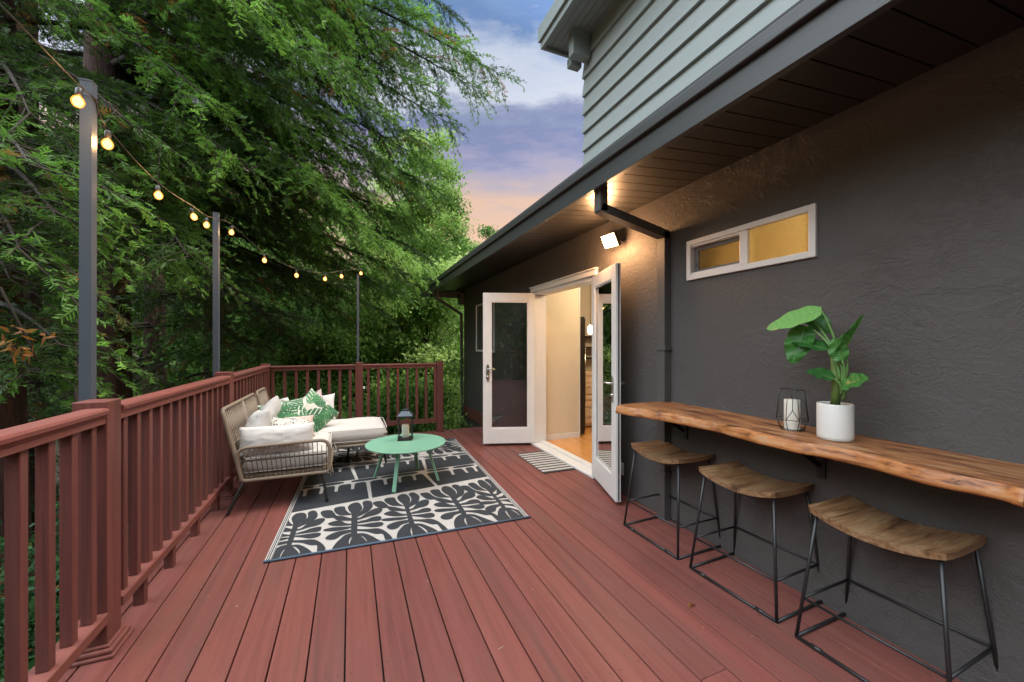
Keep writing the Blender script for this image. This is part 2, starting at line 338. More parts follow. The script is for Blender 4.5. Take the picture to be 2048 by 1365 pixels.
# ================================================================== THE SETTING
PITCH = .1468; DECK_Y1 = 6.08
def set_tint(o, vals, dom='FACE'):
    a = o.data.attributes.new('tint', 'FLOAT', dom); a.data.foreach_set('value', vals)
def build_deck():
    mb = MB(); tints = []
    k0 = -8; x = -.02 - 8 * PITCH
    while x < 2.2:
        a, b = x + .0032, min(x + PITCH - .0032, 2.262)
        k = int(round((x + .02) / PITCH)); cuts = {9: [1.16], 12: [1.62], 14: [2.9], 4: [4.6], 7: [5.0], -3: [4.2]}.get(k, [])
        ys = [-4.3] + cuts + [DECK_Y1]
        for y0, y1 in zip(ys[:-1], ys[1:]):
            n0 = len(mb.f); mb.box((a, y0 + .001, -.025), (b, y1 - .001, 0), 0, .0022); tints += [random.random()] * (len(mb.f) - n0)
        x += PITCH
    for k in range(-6, 16):
        xc = -.02 + (k + .5) * PITCH
        for j in range(-8, 15):
            for sx in (-.052, .052):
                if xc + sx > 2.2: continue
                cx, cy = xc + sx + random.uniform(-.004, .004), .12 + j * .405 + random.uniform(-.012, .012); n0 = len(mb.f)
                mb.add([(cx + .0036 * math.cos(a * math.pi / 3), cy + .0036 * math.sin(a * math.pi / 3), .0006) for a in range(6)], [tuple(range(6))], 1); tints += [0]
    o = mb.build('deck', [M['deck'], simple('countersunk_screw', (.045, .022, .018), .6)]); set_tint(o, tints); tag(o, kind='structure'); o['label'] = 'red-brown composite deck boards running towards the trees'
    f = MB(); f.box((-1.2, -4.3, -.30), (2.25, DECK_Y1 - .02, -.05)); f.box((-1.22, DECK_Y1 - .02, -.30), (2.25, DECK_Y1 + .02, -.03))
    fo = f.build('deck_framing', M['seal']); tag(fo, kind='structure'); fo['label'] = 'dark joists and rim board under the deck'
build_deck()
# terrain: falls away below the deck on the left, hillside rising beyond
def build_ground():
    n = 90; vs = []; fs = []
    def h(x, y):
        d = math.hypot(x, y); base = -3.2 + .10 * max(0, y - 14) + .10 * max(0, -x - 12)
        return min(base, 20) + .35 * noise.noise(Vector((x * .15, y * .15, 0)))
    c = [math.copysign(abs(i / (n / 2) - 1) ** 2.6 * 700, i - n / 2) for i in range(n + 1)]
    for j in range(n + 1):
        for i in range(n + 1): vs.append((c[i], c[j] + 8, h(c[i], c[j] + 8)))
    for j in range(n):
        for i in range(n): a = j * (n + 1) + i; fs.append((a, a + 1, a + n + 2, a + n + 1))
    mb = MB(); mb.add(vs, fs, 0, True); o = mb.build('ground', M['soil']); tag(o, kind='structure'); return h
ground_h = build_ground()

# ================================================================== HOUSE
WX = 2.27; WT = .15
house = empty('house', (2.27, 3, 0), label='house with dark stucco ground floor, pale grey lap siding above and a deep dark eave', cat='house')
def part(mb, name, mat, parent=None, **k):
    P = parent or house
    off = world_loc(P)
    mb.v = [(x - off[0], y - off[1], z - off[2]) for x, y, z in mb.v]
    return mb.build(name, mat, P, **k)
def world_loc(o):
    v = Vector((0, 0, 0))
    while o: v += o.location; o = o.parent
    return v
DY0, DY1, DZ1 = 3.31, 4.72, 2.035     # french door opening
WY0, WY1, WZ0, WZ1 = 1.284, 2.136, 1.807, 2.09
w = MB(); X0, X1 = WX, WX + WT; TOP = 2.62; YN, YF = -4.6, 8.18
w.box((X0, YN, -.02), (X1, WY0, TOP)); w.box((X0, WY0, -.02), (X1, WY1, WZ0)); w.box((X0, WY0, WZ1), (X1, WY1, TOP)); w.box((X0, WY1, -.02), (X1, DY0, TOP))
w.box((X0, DY0, DZ1), (X1, DY1, TOP)); w.box((X0, DY1, -.02), (X1, YF, TOP)); w.box((X0, YN, -3.4), (X1, YF, -.021)); w.box((X1, YF - .15, -3.4), (X1 + 5, YF, TOP))
part(w, 'stucco_wall', M['stucco'])
b = MB(); b.box((WX - .03, DECK_Y1 + .06, -.16), (WX - .002, YF - .02, .05)); part(b, 'ledger_board', M['railx'])
# siding of the upper storey, lap boards
sd = MB(); ex = .19; zb = 4.111 - ex * 7; YS1 = 3.49
for k in range(13):
    z0 = zb + k * ex; y1 = YS1
    sd.add([(WX - .034, YN, z0), (WX - .034, y1, z0), (WX - .004, y1, z0 + ex + .012), (WX - .004, YN, z0 + ex + .012), (WX + .03, YN, z0), (WX + .03, y1, z0), (WX + .03, y1, z0 + ex), (WX + .03, YN, z0 + ex)],
           [(0, 3, 2, 1), (0, 1, 5, 4), (1, 2, 6, 5), (2, 3, 7, 6)])
    sd.add([(WX - .034, y1, z0), (WX + 5, y1, z0), (WX + 5, y1, z0 + ex), (WX - .004, y1, z0 + ex)], [(0, 1, 2, 3)])
part(sd, 'lap_siding', M['siding'])
bk = MB(); bk.box((WX + .035, YN, 2.63), (WX + 5, YS1 - .03, 5.2)); part(bk, 'upper_wall_core', M['trim_siding'])
# upper roof overhang
XE, YE, ZE = 1.86, 3.69, 4.47
ur = MB()
for i in range(7):
    a = XE + .03 + i * .066; ur.box((a + .002, YN, ZE + .015), (a + .064, YE - .03, ZE + .04))
part(ur, 'upper_soffit', M['trim_siding'])
ur2 = MB(); ur2.box((XE - .005, YN, ZE - .02), (XE + .03, YE, ZE + .15)); ur2.box((XE + .031, YE - .03, ZE - .02), (WX + 5, YE, ZE + .15)); ur2.box((XE - .03, YN, ZE + .151), (WX + 5, YE + .02, ZE + .20))
ur2.box((XE - .03, YN, ZE + .05), (XE - .006, YE + .01, ZE + .15)); part(ur2, 'upper_fascia', M['trim_siding'])
bm_ = MB(); bm_.box((2.04, 3.34, 4.23), (WX - .03, 3.43, ZE + .014), 0, .004); part(bm_, 'eave_beam', M['trim_siding'])
bm_ = MB(); bm_.box((2.11, 3.50, 4.24), (WX - .03, 3.58, 4.33), 0, .004); part(bm_, 'eave_block', M['trim_siding'])
# lower soffit: boards run across, slope up to the wall
sf = MB(); y = -4.6; XS0, XS1 = 1.618, WX + .02
def sz(x): return 2.452 + (x - 1.62) * .085
while y < 8.42:
    y1 = min(y + .1235, 8.44); g = .0035
    sf.add([(XS0, y + g, sz(XS0)), (XS1, y + g, sz(XS1)), (XS1, y1 - g, sz(XS1)), (XS0, y1 - g, sz(XS0)), (XS0, y + g, sz(XS0) + .02), (XS1, y + g, sz(XS1) + .02), (XS1, y1 - g, sz(XS1) + .02), (XS0, y1 - g, sz(XS0) + .02)],
           [(0, 3, 2, 1), (4, 5, 6, 7), (0, 1, 5, 4), (2, 3, 7, 6), (1, 2, 6, 5), (3, 0, 4, 7)])
    y += .1235
part(sf, 'soffit', M['soffit'])
sb = MB(); sb.box((1.62, -4.6, 2.535), (2.26, 8.40, 2.55)); sb.box((WX, YF + .002, 2.30), (WX + 5, 8.40, 2.50)); part(sb, 'soffit_backing', M['seal'])
fc = MB(); fc.box((1.580, -4.6, 2.434), (1.617, 8.45, 2.556), 0, .002); fc.box((1.58, 8.451, 2.36), (WX + 4, 8.485, 2.60), 0, .002); part(fc, 'fascia', M['fascia'])
gt = MB(); gt.box((1.552, -4.6, 2.5585), (1.60, 8.49, 2.622), 0, .006); part(gt, 'gutter', M['fascia'])
rf = MB(); rf.add([(1.56, -4.6, 2.625), (WX + 4.5, -4.6, 3.06), (WX + 4.5, 8.50, 3.06), (1.56, 8.50, 2.625), (1.56, -4.6, 2.64), (WX + 4.5, -4.6, 3.08), (WX + 4.5, 8.50, 3.08), (1.56, 8.50, 2.64)],
                  [(0, 3, 2, 1), (4, 5, 6, 7), (0, 1, 5, 4), (1, 2, 6, 5), (2, 3, 7, 6), (3, 0, 4, 7)]); part(rf, 'roof', M['roof'])
lo = MB(); lo.add([(1.40, 8.15, 2.33), (1.40, 8.486, 2.33), (1.60, 8.486, 2.40), (1.60, 8.15, 2.40), (1.40, 8.15, 2.40), (1.40, 8.486, 2.40), (1.60, 8.486, 2.52), (1.60, 8.15, 2.52)], [(0, 3, 2, 1), (4, 5, 6, 7), (0, 1, 5, 4), (1, 2, 6, 5), (2, 3, 7, 6), (3, 0, 4, 7)])
part(lo, 'eave_return', M['fascia']); lo = MB(); lo.box((WX - .09, 8.19, 2.20), (WX + .04, 8.40, 2.44)); part(lo, 'eave_block', M['fascia'])
# downspouts: rectangular section, run as an oriented box chain
def spout(pts, w_, d_, name):
    mb = MB(); pts = [Vector(p) for p in pts]
    for a, b_ in zip(pts[:-1], pts[1:]):
        t = (b_ - a).normalized(); L = (b_ - a).length; yv = Vector((0, 1, 0)); n_ = t.cross(yv).normalized()
        mb.obox((a + b_) / 2, t * (L + d_ * .6), yv * w_, n_ * d_)
    return part(mb, name, M['downspout'])
spout([(1.655, 2.335, 2.45), (1.655, 2.335, 2.31), (2.235, 2.335, 2.185), (2.235, 2.335, .01)], .075, .062, 'downspout')
spout([(1.66, 8.02, 2.44), (1.66, 8.02, 2.28), (2.19, 8.10, 1.98), (2.235, 8.13, -2.8)], .06, .05, 'downspout')
for z in (1.30, .35):
    st = MB(); st.box((2.196, 2.285, z), (2.262, 2.385, z + .025)); part(st, 'downspout_strap', M['downspout'])

# window high in the wall
def window(y0, y1, z0, z1, name='window'):
    f = MB(); fw = .036; xf = WX - .018; xb = WX + .06
    f.box((xf, y0, z0), (xb, y0 + fw, z1), 0, .004); f.box((xf, y1 - fw, z0), (xb, y1, z1), 0, .004)
    f.box((xf, y0 + fw, z0), (xb, y1 - fw, z0 + fw), 0, .004); f.box((xf, y0 + fw, z1 - fw), (xb, y1 - fw, z1), 0, .004); return part(f, name, M['vinyl'])
win = window(WY0, WY1, WZ0, WZ1)
mu = MB(); mu.box((WX - .014, 1.667, WZ0 + .0365), (WX + .055, 1.72, WZ1 - .0365), 0, .004); mu.box((WX - .010, 1.7205, WZ0 + .0365), (WX + .02, 2.099, WZ0 + .05)); mu.box((WX - .010, 1.7205, WZ1 - .05), (WX + .02, 2.099, WZ1 - .0365)); part(mu, 'mullion', M['vinyl'], win)
ss = MB(); fw = .034; y0, y1, z0, z1 = 1.722, 2.098, WZ0 + .051, WZ1 - .051
ss.box((WX + .021, y1 - fw, z0), (WX + .05, y1, z1)); ss.box((WX + .021, y0, z0), (WX + .05, y0 + .006, z1)); ss.box((WX + .021, y0 + .006, z0), (WX + .05, y1 - fw, z0 + .02)); ss.box((WX + .021, y0 + .006, z1 - fw * .8), (WX + .05, y1 - fw, z1)); ss.box((WX + .012, y1 - .022, 1.90), (WX + .0205, y1 - .008, 1.925)); part(ss, 'sliding_sash', M['screen'], win)
def mat_obscure():
    m = NM('amber_obscure_glass'); m.t.nodes.remove(m.b); out = [n for n in m.t.nodes if n.type == 'OUTPUT_MATERIAL'][0]
    v = m.vor(m.mapping(), 210); n = m.noise(m.mapping(), 150, 3)
    bp = m.n('ShaderNodeBump'); bp.inputs['Strength'].default_value = 1; bp.inputs['Distance'].default_value = .012; m.l(m.math('ADD', v, n), bp.inputs['Height'])
    tr = m.n('ShaderNodeBsdfTranslucent'); tr.inputs[0].default_value = (.85, .62, .26, 1); gl = m.n('ShaderNodeBsdfGlossy'); gl.inputs['Roughness'].default_value = .25
    rf_ = m.n('ShaderNodeBsdfRefraction'); rf_.inputs['Roughness'].default_value = .16; rf_.inputs['IOR'].default_value = 1.3; rf_.inputs[0].default_value = (.95, .72, .32, 1)
    mx = m.n('ShaderNodeMixShader'); mx.inputs[0].default_value = .5; m2 = m.n('ShaderNodeMixShader'); m2.inputs[0].default_value = .06
    for s_ in (tr, gl, rf_): m.l(bp.outputs[0], s_.inputs['Normal'])
    m.l(tr.outputs[0], mx.inputs[1]); m.l(rf_.outputs[0], mx.inputs[2]); m.l(mx.outputs[0], m2.inputs[1]); m.l(gl.outputs[0], m2.inputs[2]); m.l(m2.outputs[0], out.inputs[0]); return m.m
M['obscure'] = mat_obscure()
pn = MB(); pn.add([(WX + .012, 1.32, WZ0 + .036), (WX + .012, 1.667, WZ0 + .036), (WX + .012, 1.667, WZ1 - .036), (WX + .012, 1.32, WZ1 - .036)], [(0, 1, 2, 3)]); part(pn, 'pane', M['obscure'], win)
pn = MB(); pn.add([(WX + .035, 1.728, WZ0 + .07), (WX + .035, 2.065, WZ0 + .07), (WX + .035, 2.065, WZ1 - .078), (WX + .035, 1.728, WZ1 - .078)], [(0, 1, 2, 3)]); part(pn, 'pane', M['obscure'], win)
bx = MB(); bx.box((WX + WT + .001, .9, 1.2), (WX + WT + 1.2, 2.5, 2.45)); bx.f = [bx.f[i] for i in (0, 1, 2, 3, 4)]; bx.m = bx.m[:5]; bx.sm = bx.sm[:5]
part(bx, 'bathroom_walls', simple('warm_room_paint', (.62, .45, .22), .8))
def lamp_light(name, loc, energy, colr, size, typ='POINT', rot=None, parent=None):
    l = bpy.data.lights.new(name, typ); l.energy = energy; l.color = colr
    if typ == 'AREA': l.size = size
    else: l.shadow_soft_size = size
    o = bpy.data.objects.new(name, l); col.objects.link(o); o.location = loc
    if rot: o.rotation_euler = rot
    return o
lamp_light('bathroom_lamp', (WX + .42, 1.18, 2.02), 7, (1, .86, .58), .05)
# second window near the far corner
w2 = window(6.25, 7.28, 1.20, 2.10); pn = MB(); pn.box((WX + .005, 6.28, 1.23), (WX + .012, 7.25, 2.07)); part(pn, 'pane', M['glass'], w2)

# door frame, sill, brick mould
df = MB(); xo = WX - .028; cw = .055
df.box((xo, DY0 - cw, DZ1), (WX + .02, DY1 + cw, DZ1 + cw), 0, .006); df.box((xo - .012, DY0 - cw - .01, DZ1 + cw + .001), (WX + .02, DY1 + cw + .01, DZ1 + cw + .016), 0, .003)
df.box((xo, DY1 + .014, 0.001), (WX + .02, DY1 + cw, DZ1 - .001), 0, .006); df.box((WX - .008, DY0 - cw, 0.001), (WX + .02, DY0 - .001, DZ1 - .001))
df.box((WX + .0, DY1 - .035, .03), (WX + WT + .02, DY1 - .0005, DZ1 - .036)); df.box((WX, DY0 + .0005, .03), (WX + WT + .02, DY0 + .035, DZ1 - .036)); df.box((WX, DY0 + .0005, DZ1 - .035), (WX + WT + .02, DY1 - .0005, DZ1 - .001))
part(df, 'door_frame', M['white'])
si = MB(); si.box((WX - .035, DY0 - .02, .002), (WX + .09, DY1 + .02, .028), 0, .005); si.box((WX + .0905, DY0 + .036, .002), (WX + WT + .02, DY1 - .036, .045), 0, .004); part(si, 'door_sill', M['white'])
M['hinge'] = simple('nickel_hinge', (.45, .42, .39), .35, 1, .1)
def french_door(hinge, end, flip):
    h = Vector((*hinge, .036)); e = Vector((*end, .036)); d = (e - h); d.z = 0; L = .70; d.normalize(); n_ = Vector((-d.y, d.x, 0)) * flip
    H_ = 1.985; T = .045
    root = MB(); st_, tr_, br_ = .105, .115, .20
    M4 = Matrix(((d.x, n_.x, 0, h.x), (d.y, n_.y, 0, h.y), (0, 0, 1, h.z), (0, 0, 0, 1)))
    def bld(mb, name, mat, parent): return part(mb.xform(M4), name, mat, parent)
    m = MB(); m.box((.012, 0, 0), (st_, T, H_), 0, .003); m.box((L - st_, 0, 0), (L, T, H_), 0, .003); m.box((st_, 0, 0), (L - st_, T, br_), 0, .003); m.box((st_, 0, H_ - tr_), (L - st_, T, H_), 0, .003)
    for yy in (.006, T - .014):                                             # glazing bead
        m.box((st_, yy, br_), (st_ + .012, yy + .008, H_ - tr_)); m.box((L - st_ - .012, yy, br_), (L - st_, yy + .008, H_ - tr_)); m.box((st_ + .012, yy, br_), (L - st_ - .012, yy + .008, br_ + .012)); m.box((st_ + .012, yy, H_ - tr_ - .012), (L - st_ - .012, yy + .008, H_ - tr_))
    door = bld(m, 'door', M['white'], house)
    g = MB(); g.box((st_ + .001, T / 2 - .003, br_ + .001), (L - st_ - .001, T / 2 + .003, H_ - tr_ - .001)); bld(g, 'glass_pane', M['glass'], door)
    e_ = MB(); e_.box((L + .0005, .014, .01), (L + .004, .026, H_ - .01)); bld(e_, 'weather_strip', M['seal'], door)
    k = MB()
    for s_ in (0, 1):
        yb = T if s_ else 0; sg = 1 if s_ else -1
        prof = [(L - .062 + .022 * math.cos(a), .93 + .115 * math.copysign(abs(math.sin(a)) ** .6, math.sin(a))) for a in np.linspace(0, 2 * math.pi, 24, endpoint=False)]
        vs = [(p[0], yb, p[1]) for p in prof] + [(p[0], yb + sg * .008, p[1]) for p in prof]
        k.add(vs, [tuple(range(24)), tuple(range(47, 23, -1))] + [(i, (i + 1) % 24, 24 + (i + 1) % 24, 24 + i) for i in range(24)])
        k.tube([(L - .062, yb, .98), (L - .062, yb + sg * .05, .98)], .010, 10)
        k.tube([(L - .062, yb + sg * .05, .98), (L - .10, yb + sg * .052, .985), (L - .165, yb + sg * .048, .975)], [.009, .008, .006], 8)
        k.tube([(L - .062, yb, .88), (L - .062, yb + sg * .02, .88)], .014, 12)
    bld(k, 'door_handle', M['metal'], door)
    for z in (.25, 1.0, 1.72):
        hg = MB(); hg.tube([(.004, -.008, z - .05), (.004, -.008, z + .05)], .008, 8); hg.box((.012, -.003, z - .048), (.05, -.0005, z + .048)); bld(hg, 'hinge', M['hinge'], door)
french_door((2.292, 4.712), (1.65, 4.925), 1)
french_door((2.290, 3.318), (2.078, 2.655), -1)

# the room beyond the doors
ir = MB(); ir.box((WX + WT + .02, 2.6, -.02), (7, 6.5, .03)); part(ir, 'interior_floor', M['floorwood'])
iw = MB(); iw.box((WX + WT + .001, 4.76, .031), (3.00, 4.86, 2.45)); iw.box((6.5, 2.0, .031), (6.6, 7, 2.45)); iw.box((WX + WT + .001, 2.0, .031), (6.5, 2.1, 2.45)); iw.box((3.02, 5.7, .031), (6.5, 5.8, 2.45)); part(iw, 'interior_wall', M['cream'])
ic = MB(); ic.box((WX + WT + .001, 2.0, 2.451), (7, 7, 2.50)); part(ic, 'ceiling', M['white'])
bb = MB(); bb.box((WX + WT + .01, 4.745, .031), (3.00, 4.7595, .10)); part(bb, 'baseboard', M['white'])
tr_ = MB(); tr_.box((3.0005, 4.75, .031), (3.014, 4.87, 2.45)); part(tr_, 'corner_trim', M['white'])
fg = empty('refrigerator', (3.2, 5.1, .03), label='tall dark refrigerator seen edge on through the open french doors', cat='refrigerator')
fb = MB(); fb.box((3.02, 4.80, .05), (3.125, 5.5, 1.74), 0, .01); part(fb, 'body', M['fridge'], fg)
fb = MB(); fb.box((3.1275, 4.82, .09), (3.15, 5.5, 1.72), 0, .01); part(fb, 'door', M['fridge'], fg)
fb = MB(); fb.tube([(3.17, 4.86, .5), (3.17, 4.86, 1.3)], .009, 8); part(fb, 'handle', M['metal'], fg)
# pale kitchen cabinets deeper in the room
kc = empty('kitchen_cabinet', (3.9, 5.5, .03), label='pale kitchen drawers and shelves behind the refrigerator', cat='cabinet')
kb = MB(); kb.box((3.30, 5.25, .05), (4.6, 5.69, .90), 0, .004); part(kb, 'cabinet_body', simple('pale_cabinet', (.66, .50, .33), .5), kc)
for i, z in enumerate((.10, .36, .56, .74)):
    kb = MB(); kb.box((3.32, 5.232, z), (3.95, 5.2495, z + (.24 if i == 0 else .17)), 0, .004); kb.tube([(3.45, 5.215, z + .12), (3.75, 5.215, z + .12)], .006, 6); part(kb, 'drawer', simple('drawer_front', (.72, .58, .42), .5), kc)
sh = empty('wall_shelf', (3.9, 5.6, 1.2), label='stack of thin dark shelves on the kitchen wall beyond the refrigerator', cat='shelf')
for z in (1.10, 1.28, 1.46):
    kb = MB(); kb.box((3.30, 5.50, z), (4.3, 5.695, z + .02)); part(kb, 'shelf_board', M['fridge'], sh)
pl = empty('pendant_lamp', (3.62, 5.0, 1.7), label='small bright glass lamp glowing in the kitchen beside the refrigerator', cat='lamp')
kb = MB(); kb.lathe([(.02, 0), (.035, .02), (.04, .08), (.03, .12), (.012, .14)], (3.45, 5.15, 1.50), 16); part(kb, 'lamp_shade', emis('pendant_glow', (1, .86, .62), 9), pl)
kb = MB(); kb.tube([(3.45, 5.15, 1.64), (3.45, 5.15, 2.45)], .004, 6); part(kb, 'cord', M['black'], pl)
cl = empty('hall_fill_light', (3.0, 4.0, 2.45), label='added round fill light, unseen on the hallway ceiling behind the french doors', cat='ceiling light')  # added fixture and lamp, unseen from the deck, to light the room
kb = MB(); kb.lathe([(.16, 0), (.15, -.04), (.09, -.06), (.01, -.062)], (3.2, 3.9, 2.449), 24); part(kb, 'diffuser', emis('hall_fill_glow', (1, .80, .52), 8), cl)
lamp_light('hall_fill_lamp', (3.3, 3.9, 2.30), 36, (1, .78, .50), .14)

# flood light on the wall above the doors
fl = empty('floodlight', (WX, 2.93, 2.28), label='glowing square floodlight on the stucco wall above the right french door', cat='floodlight')
FC = Vector((2.15, 2.905, 2.272)); fn = Vector((-.86, -.12, -.50)).normalized(); fy = Vector((.0, 1, .10)); fy = (fy - fn * fy.dot(fn)).normalized(); fz = fn.cross(fy)
mb = MB(); mb.obox(FC - fn * .018, fy * .165, fz * .125, fn * .034); part(mb, 'housing', M['black'], fl)
mb = MB(); mb.obox(FC + fn * .002, fy * .150, fz * .110, fn * .004); part(mb, 'lens', emis('flood_glow', (1, .80, .52), 14), fl)
mb = MB(); mb.tube([(WX, 2.93, 2.30), FC - fn * .03], .015, 8); part(mb, 'arm', M['black'], fl)
lamp_light('flood_lamp', FC + fn * .07, 32, (1, .52, .23), .09)

# ================================================================== RAILING
def tinted(mb, name, mat, parent):
    o = part(mb, name, mat, parent); set_tint(o, [random.random()] * len(o.data.polygons)); return o
def railing_posts(parent, pts, top, s=.0575, skirt=True):
    for x, y in pts:
        p = MB(); p.box((x - s, y - s, 0.001), (x + s, y + s, top), 0, .004); po = tinted(p, 'post', M['rail'], parent)
        if skirt:
            q = MB(); e = s + .036; q.box((x - e, y - e, .001), (x + e, y + e, .016), 0, .005); e -= .010; q.box((x - e, y - e, .0165), (x + e, y + e, .036), 0, .007); e -= .014; q.box((x - e, y - e, .0365), (x + e, y + e, .048), 0, .004)
            tinted(q, 'skirt', M['raily'], po)
def rail_profile(mb, a, b, z0, z1, hw, axis):
    a, b = Vector((*a, 0)), Vector((*b, 0)); t = (b - a).normalized(); n_ = Vector((-t.y, t.x, 0))
    H = z1 - z0
    pr = [(-hw * .72, 0), (hw * .72, 0), (hw * .72, H * .36), (hw * .80, H * .42), (hw * .80, H * .50), (hw * .98, H * .62), (hw, H * .84), (hw * .86, H * .97), (hw * .5, H), (-hw * .5, H), (-hw * .86, H * .97), (-hw, H * .84), (-hw * .98, H * .62), (-hw * .80, H * .50), (-hw * .80, H * .42), (-hw * .72, H * .36)]
    N = len(pr); vs = [p + n_ * o + Vector((0, 0, z0 + h)) for p in (a, b) for o, h in pr]
    mb.add(vs, [tuple(range(N)), tuple(range(2 * N - 1, N - 1, -1))] + [(i, N + i, N + (i + 1) % N, (i + 1) % N) for i in range(N)])
RX = -1.03
side = empty('side_railing', (RX, 2.5, 0), label='long red-brown deck railing on the left with square balusters, running behind the sofa', cat='railing')
railing_posts(side, [(RX, -1.7), (RX, .30), (RX, 2.295), (RX, 4.17)], 1.10)
for y0, y1 in ((-4.1, -1.76), (-1.64, .24), (.36, 2.235), (2.355, 4.11), (4.23, 5.94)):
    mb = MB(); rail_profile(mb, (RX + .02, y0), (RX + .02, y1), 1.005, 1.072, .047, 'Y'); tinted(mb, 'top_rail', M['raily'], side)
    mb = MB(); mb.box((RX - .025, y0, .14), (RX + .065, y1, .187), 0, .005); tinted(mb, 'bottom_rail', M['raily'], side)
def baluster(parent, x, y, z1=1.004, z0=.1875):
    mb = MB(); mb.box((x - .0185, y - .0185, z0), (x + .0185, y + .0185, z1), 0, .003); tinted(mb, 'baluster', M['rail'], parent)
ys = [y for y in [1.797 - .1285 * i for i in range(46)][::-1] if abs(y - .3) > .07 and abs(y + 1.7) > .07] + [1.928, 2.053, 2.178] + [2.427 + .1278 * i for i in range(13)] + [4.29 + .1278 * i for i in range(13)]
for y in ys: baluster(side, RX + .025, y)
for y in (.3, 1.2, 1.9, 2.62, 2.98, 3.40, 3.85, 4.6, 5.3):
    mb = MB(); mb.box((RX + .0, y - .022, .001), (RX + .045, y + .022, .1395), 0, .002); tinted(mb, 'foot_block', M['rail'], side)
back = empty('back_railing', (0, 6.05, 0), label='red-brown railing across the far end of the deck behind the chaise, ending at the house', cat='railing')
railing_posts(back, [(RX, 6.0), (.12, 6.06), (1.275, 6.0)], 1.085, .050, False)
def ly(x): return 6.0 + .06 * (x - RX) / 1.15 if x < .12 else 6.06 - .06 * (x - .12) / 1.155
for x0, x1 in ((RX + .051, .069), (.171, 1.224)):
    mb = MB(); rail_profile(mb, (x0, ly(x0)), (x1, ly(x1)), .990, 1.055, .043, 'X'); tinted(mb, 'top_rail', M['railx'], back)
    mb = MB(); a = Vector((x0, ly(x0), .175)); b_ = Vector((x1, ly(x1), .175)); t = (b_ - a); mb.obox((a + b_) / 2, t, Vector((-t.y, t.x, 0)).normalized() * .07, Vector((0, 0, .06))); tinted(mb, 'bottom_rail', M['railx'], back)
for x in [-.944 + .1352 * i for i in range(8)] + [.246 + .1374 * i for i in range(8)]: baluster(back, x, ly(x), .989, .206)
rear = empty('rear_railing', (0, -4.2, 0), label='red-brown railing behind the viewer, seen mirrored in the left french door', cat='railing')
railing_posts(rear, [(RX, -4.2), (.6, -4.2), (2.18, -4.2)], 1.10, .0575, False)
for x0, x1 in ((RX + .058, .542), (.658, 2.122)):
    mb = MB(); rail_profile(mb, (x0, -4.2), (x1, -4.2), 1.005, 1.072, .047, 'X'); tinted(mb, 'top_rail', M['railx'], rear)
    mb = MB(); mb.box((x0, -4.245, .14), (x1, -4.155, .187), 0, .005); tinted(mb, 'bottom_rail', M['railx'], rear)
for x in [RX + .13 + .13 * i for i in range(12)] + [.73 + .13 * i for i in range(11)]: baluster(rear, x, -4.2)
mb = MB(); mb.box((.172, 6.0, .70), (.20, 6.03, .735), 0, .003); part(mb, 'white_clip', M['white'], back)

# ================================================================== POSTS AND STRING LIGHTS
lp_names = ['grey square steel light post strapped to the nearest railing post', 'grey steel light post outside the railing behind the sofa', 'thin grey light post at the middle of the far railing']
def light_post(base, top, s, lab):
    base, top = Vector(base), Vector(top); r = empty('light_post', base, label=lab, cat='light post', group='posts carrying the string lights')
    mb = MB(); vs = []
    for p in (base, top):
        for i, j in ((-1, -1), (1, -1), (1, 1), (-1, 1)): vs.append(p + Vector((i * s, j * s, 0)))
    mb.add(vs, [(0, 3, 2, 1), (4, 5, 6, 7), (0, 1, 5, 4), (1, 2, 6, 5), (2, 3, 7, 6), (3, 0, 4, 7)]); part(mb, 'pole', M['polepaint'], r)
    mb = MB(); mb.box((top.x - s - .002, top.y - s - .002, top.z + .0005), (top.x + s + .002, top.y + s + .002, top.z + .006)); part(mb, 'end_cap', M['polepaint'], r)
    return r
light_post((-1.128, 2.43, -.6), (-1.108, 2.40, 2.545), .021, lp_names[0])
light_post((-1.115, 4.28, -.6), (-1.115, 4.28, 2.525), .021, lp_names[1])
light_post((.107, 6.135, -.6), (.107, 6.135, 2.36), .015, lp_names[2])
bulbs = [(-1.078, 2.262, 2.390), (-1.08, 2.488, 2.314), (-1.08, 3.031, 2.257), (-1.08, 3.619, 2.302), (-1.08, 3.895, 2.319), (-1.026, 4.392, 2.395), (-.816, 4.709, 2.212), (-.566, 5.085, 2.135), (-.293, 5.496, 2.175), (-.106, 5.778, 2.265), (.149, 6.164, 2.387)]
sg = empty('string_lights', (-1.1, 3, 2.3), label='string of warm bulbs on a black cord sagging between the three posts', cat='string lights')
wire = MB(); allp = [(-1.08, -1.4, 2.50), (-1.08, -.75, 2.44), (-1.08, -.15, 2.40), (-1.08, .45, 2.40), (-1.08, 1.0, 2.44), (-1.07, 1.62, 2.475)] + [(x, y, z + .075) for x, y, z in bulbs]
allp.insert(7, (-1.085, 2.40, 2.475)); allp.insert(12, (-1.09, 4.26, 2.47)); pp = []
for i in range(len(allp) - 1):
    p0, p1, p2, p3 = [Vector(allp[max(0, min(len(allp) - 1, k))]) for k in (i - 1, i, i + 1, i + 2)]
    for s_ in range(5):
        t = s_ / 5; pp.append(.5 * ((2 * p1) + (p2 - p0) * t + (2 * p0 - 5 * p1 + 4 * p2 - p3) * t * t + (-p0 + 3 * p1 - 3 * p2 + p3) * t ** 3))
pp.append(Vector(allp[-1])); wire.tube(pp, .0032, 6); part(wire, 'cord', M['black'], sg)
M['bulb'] = emis('bulb_core_glow', (1, .72, .38), 7)
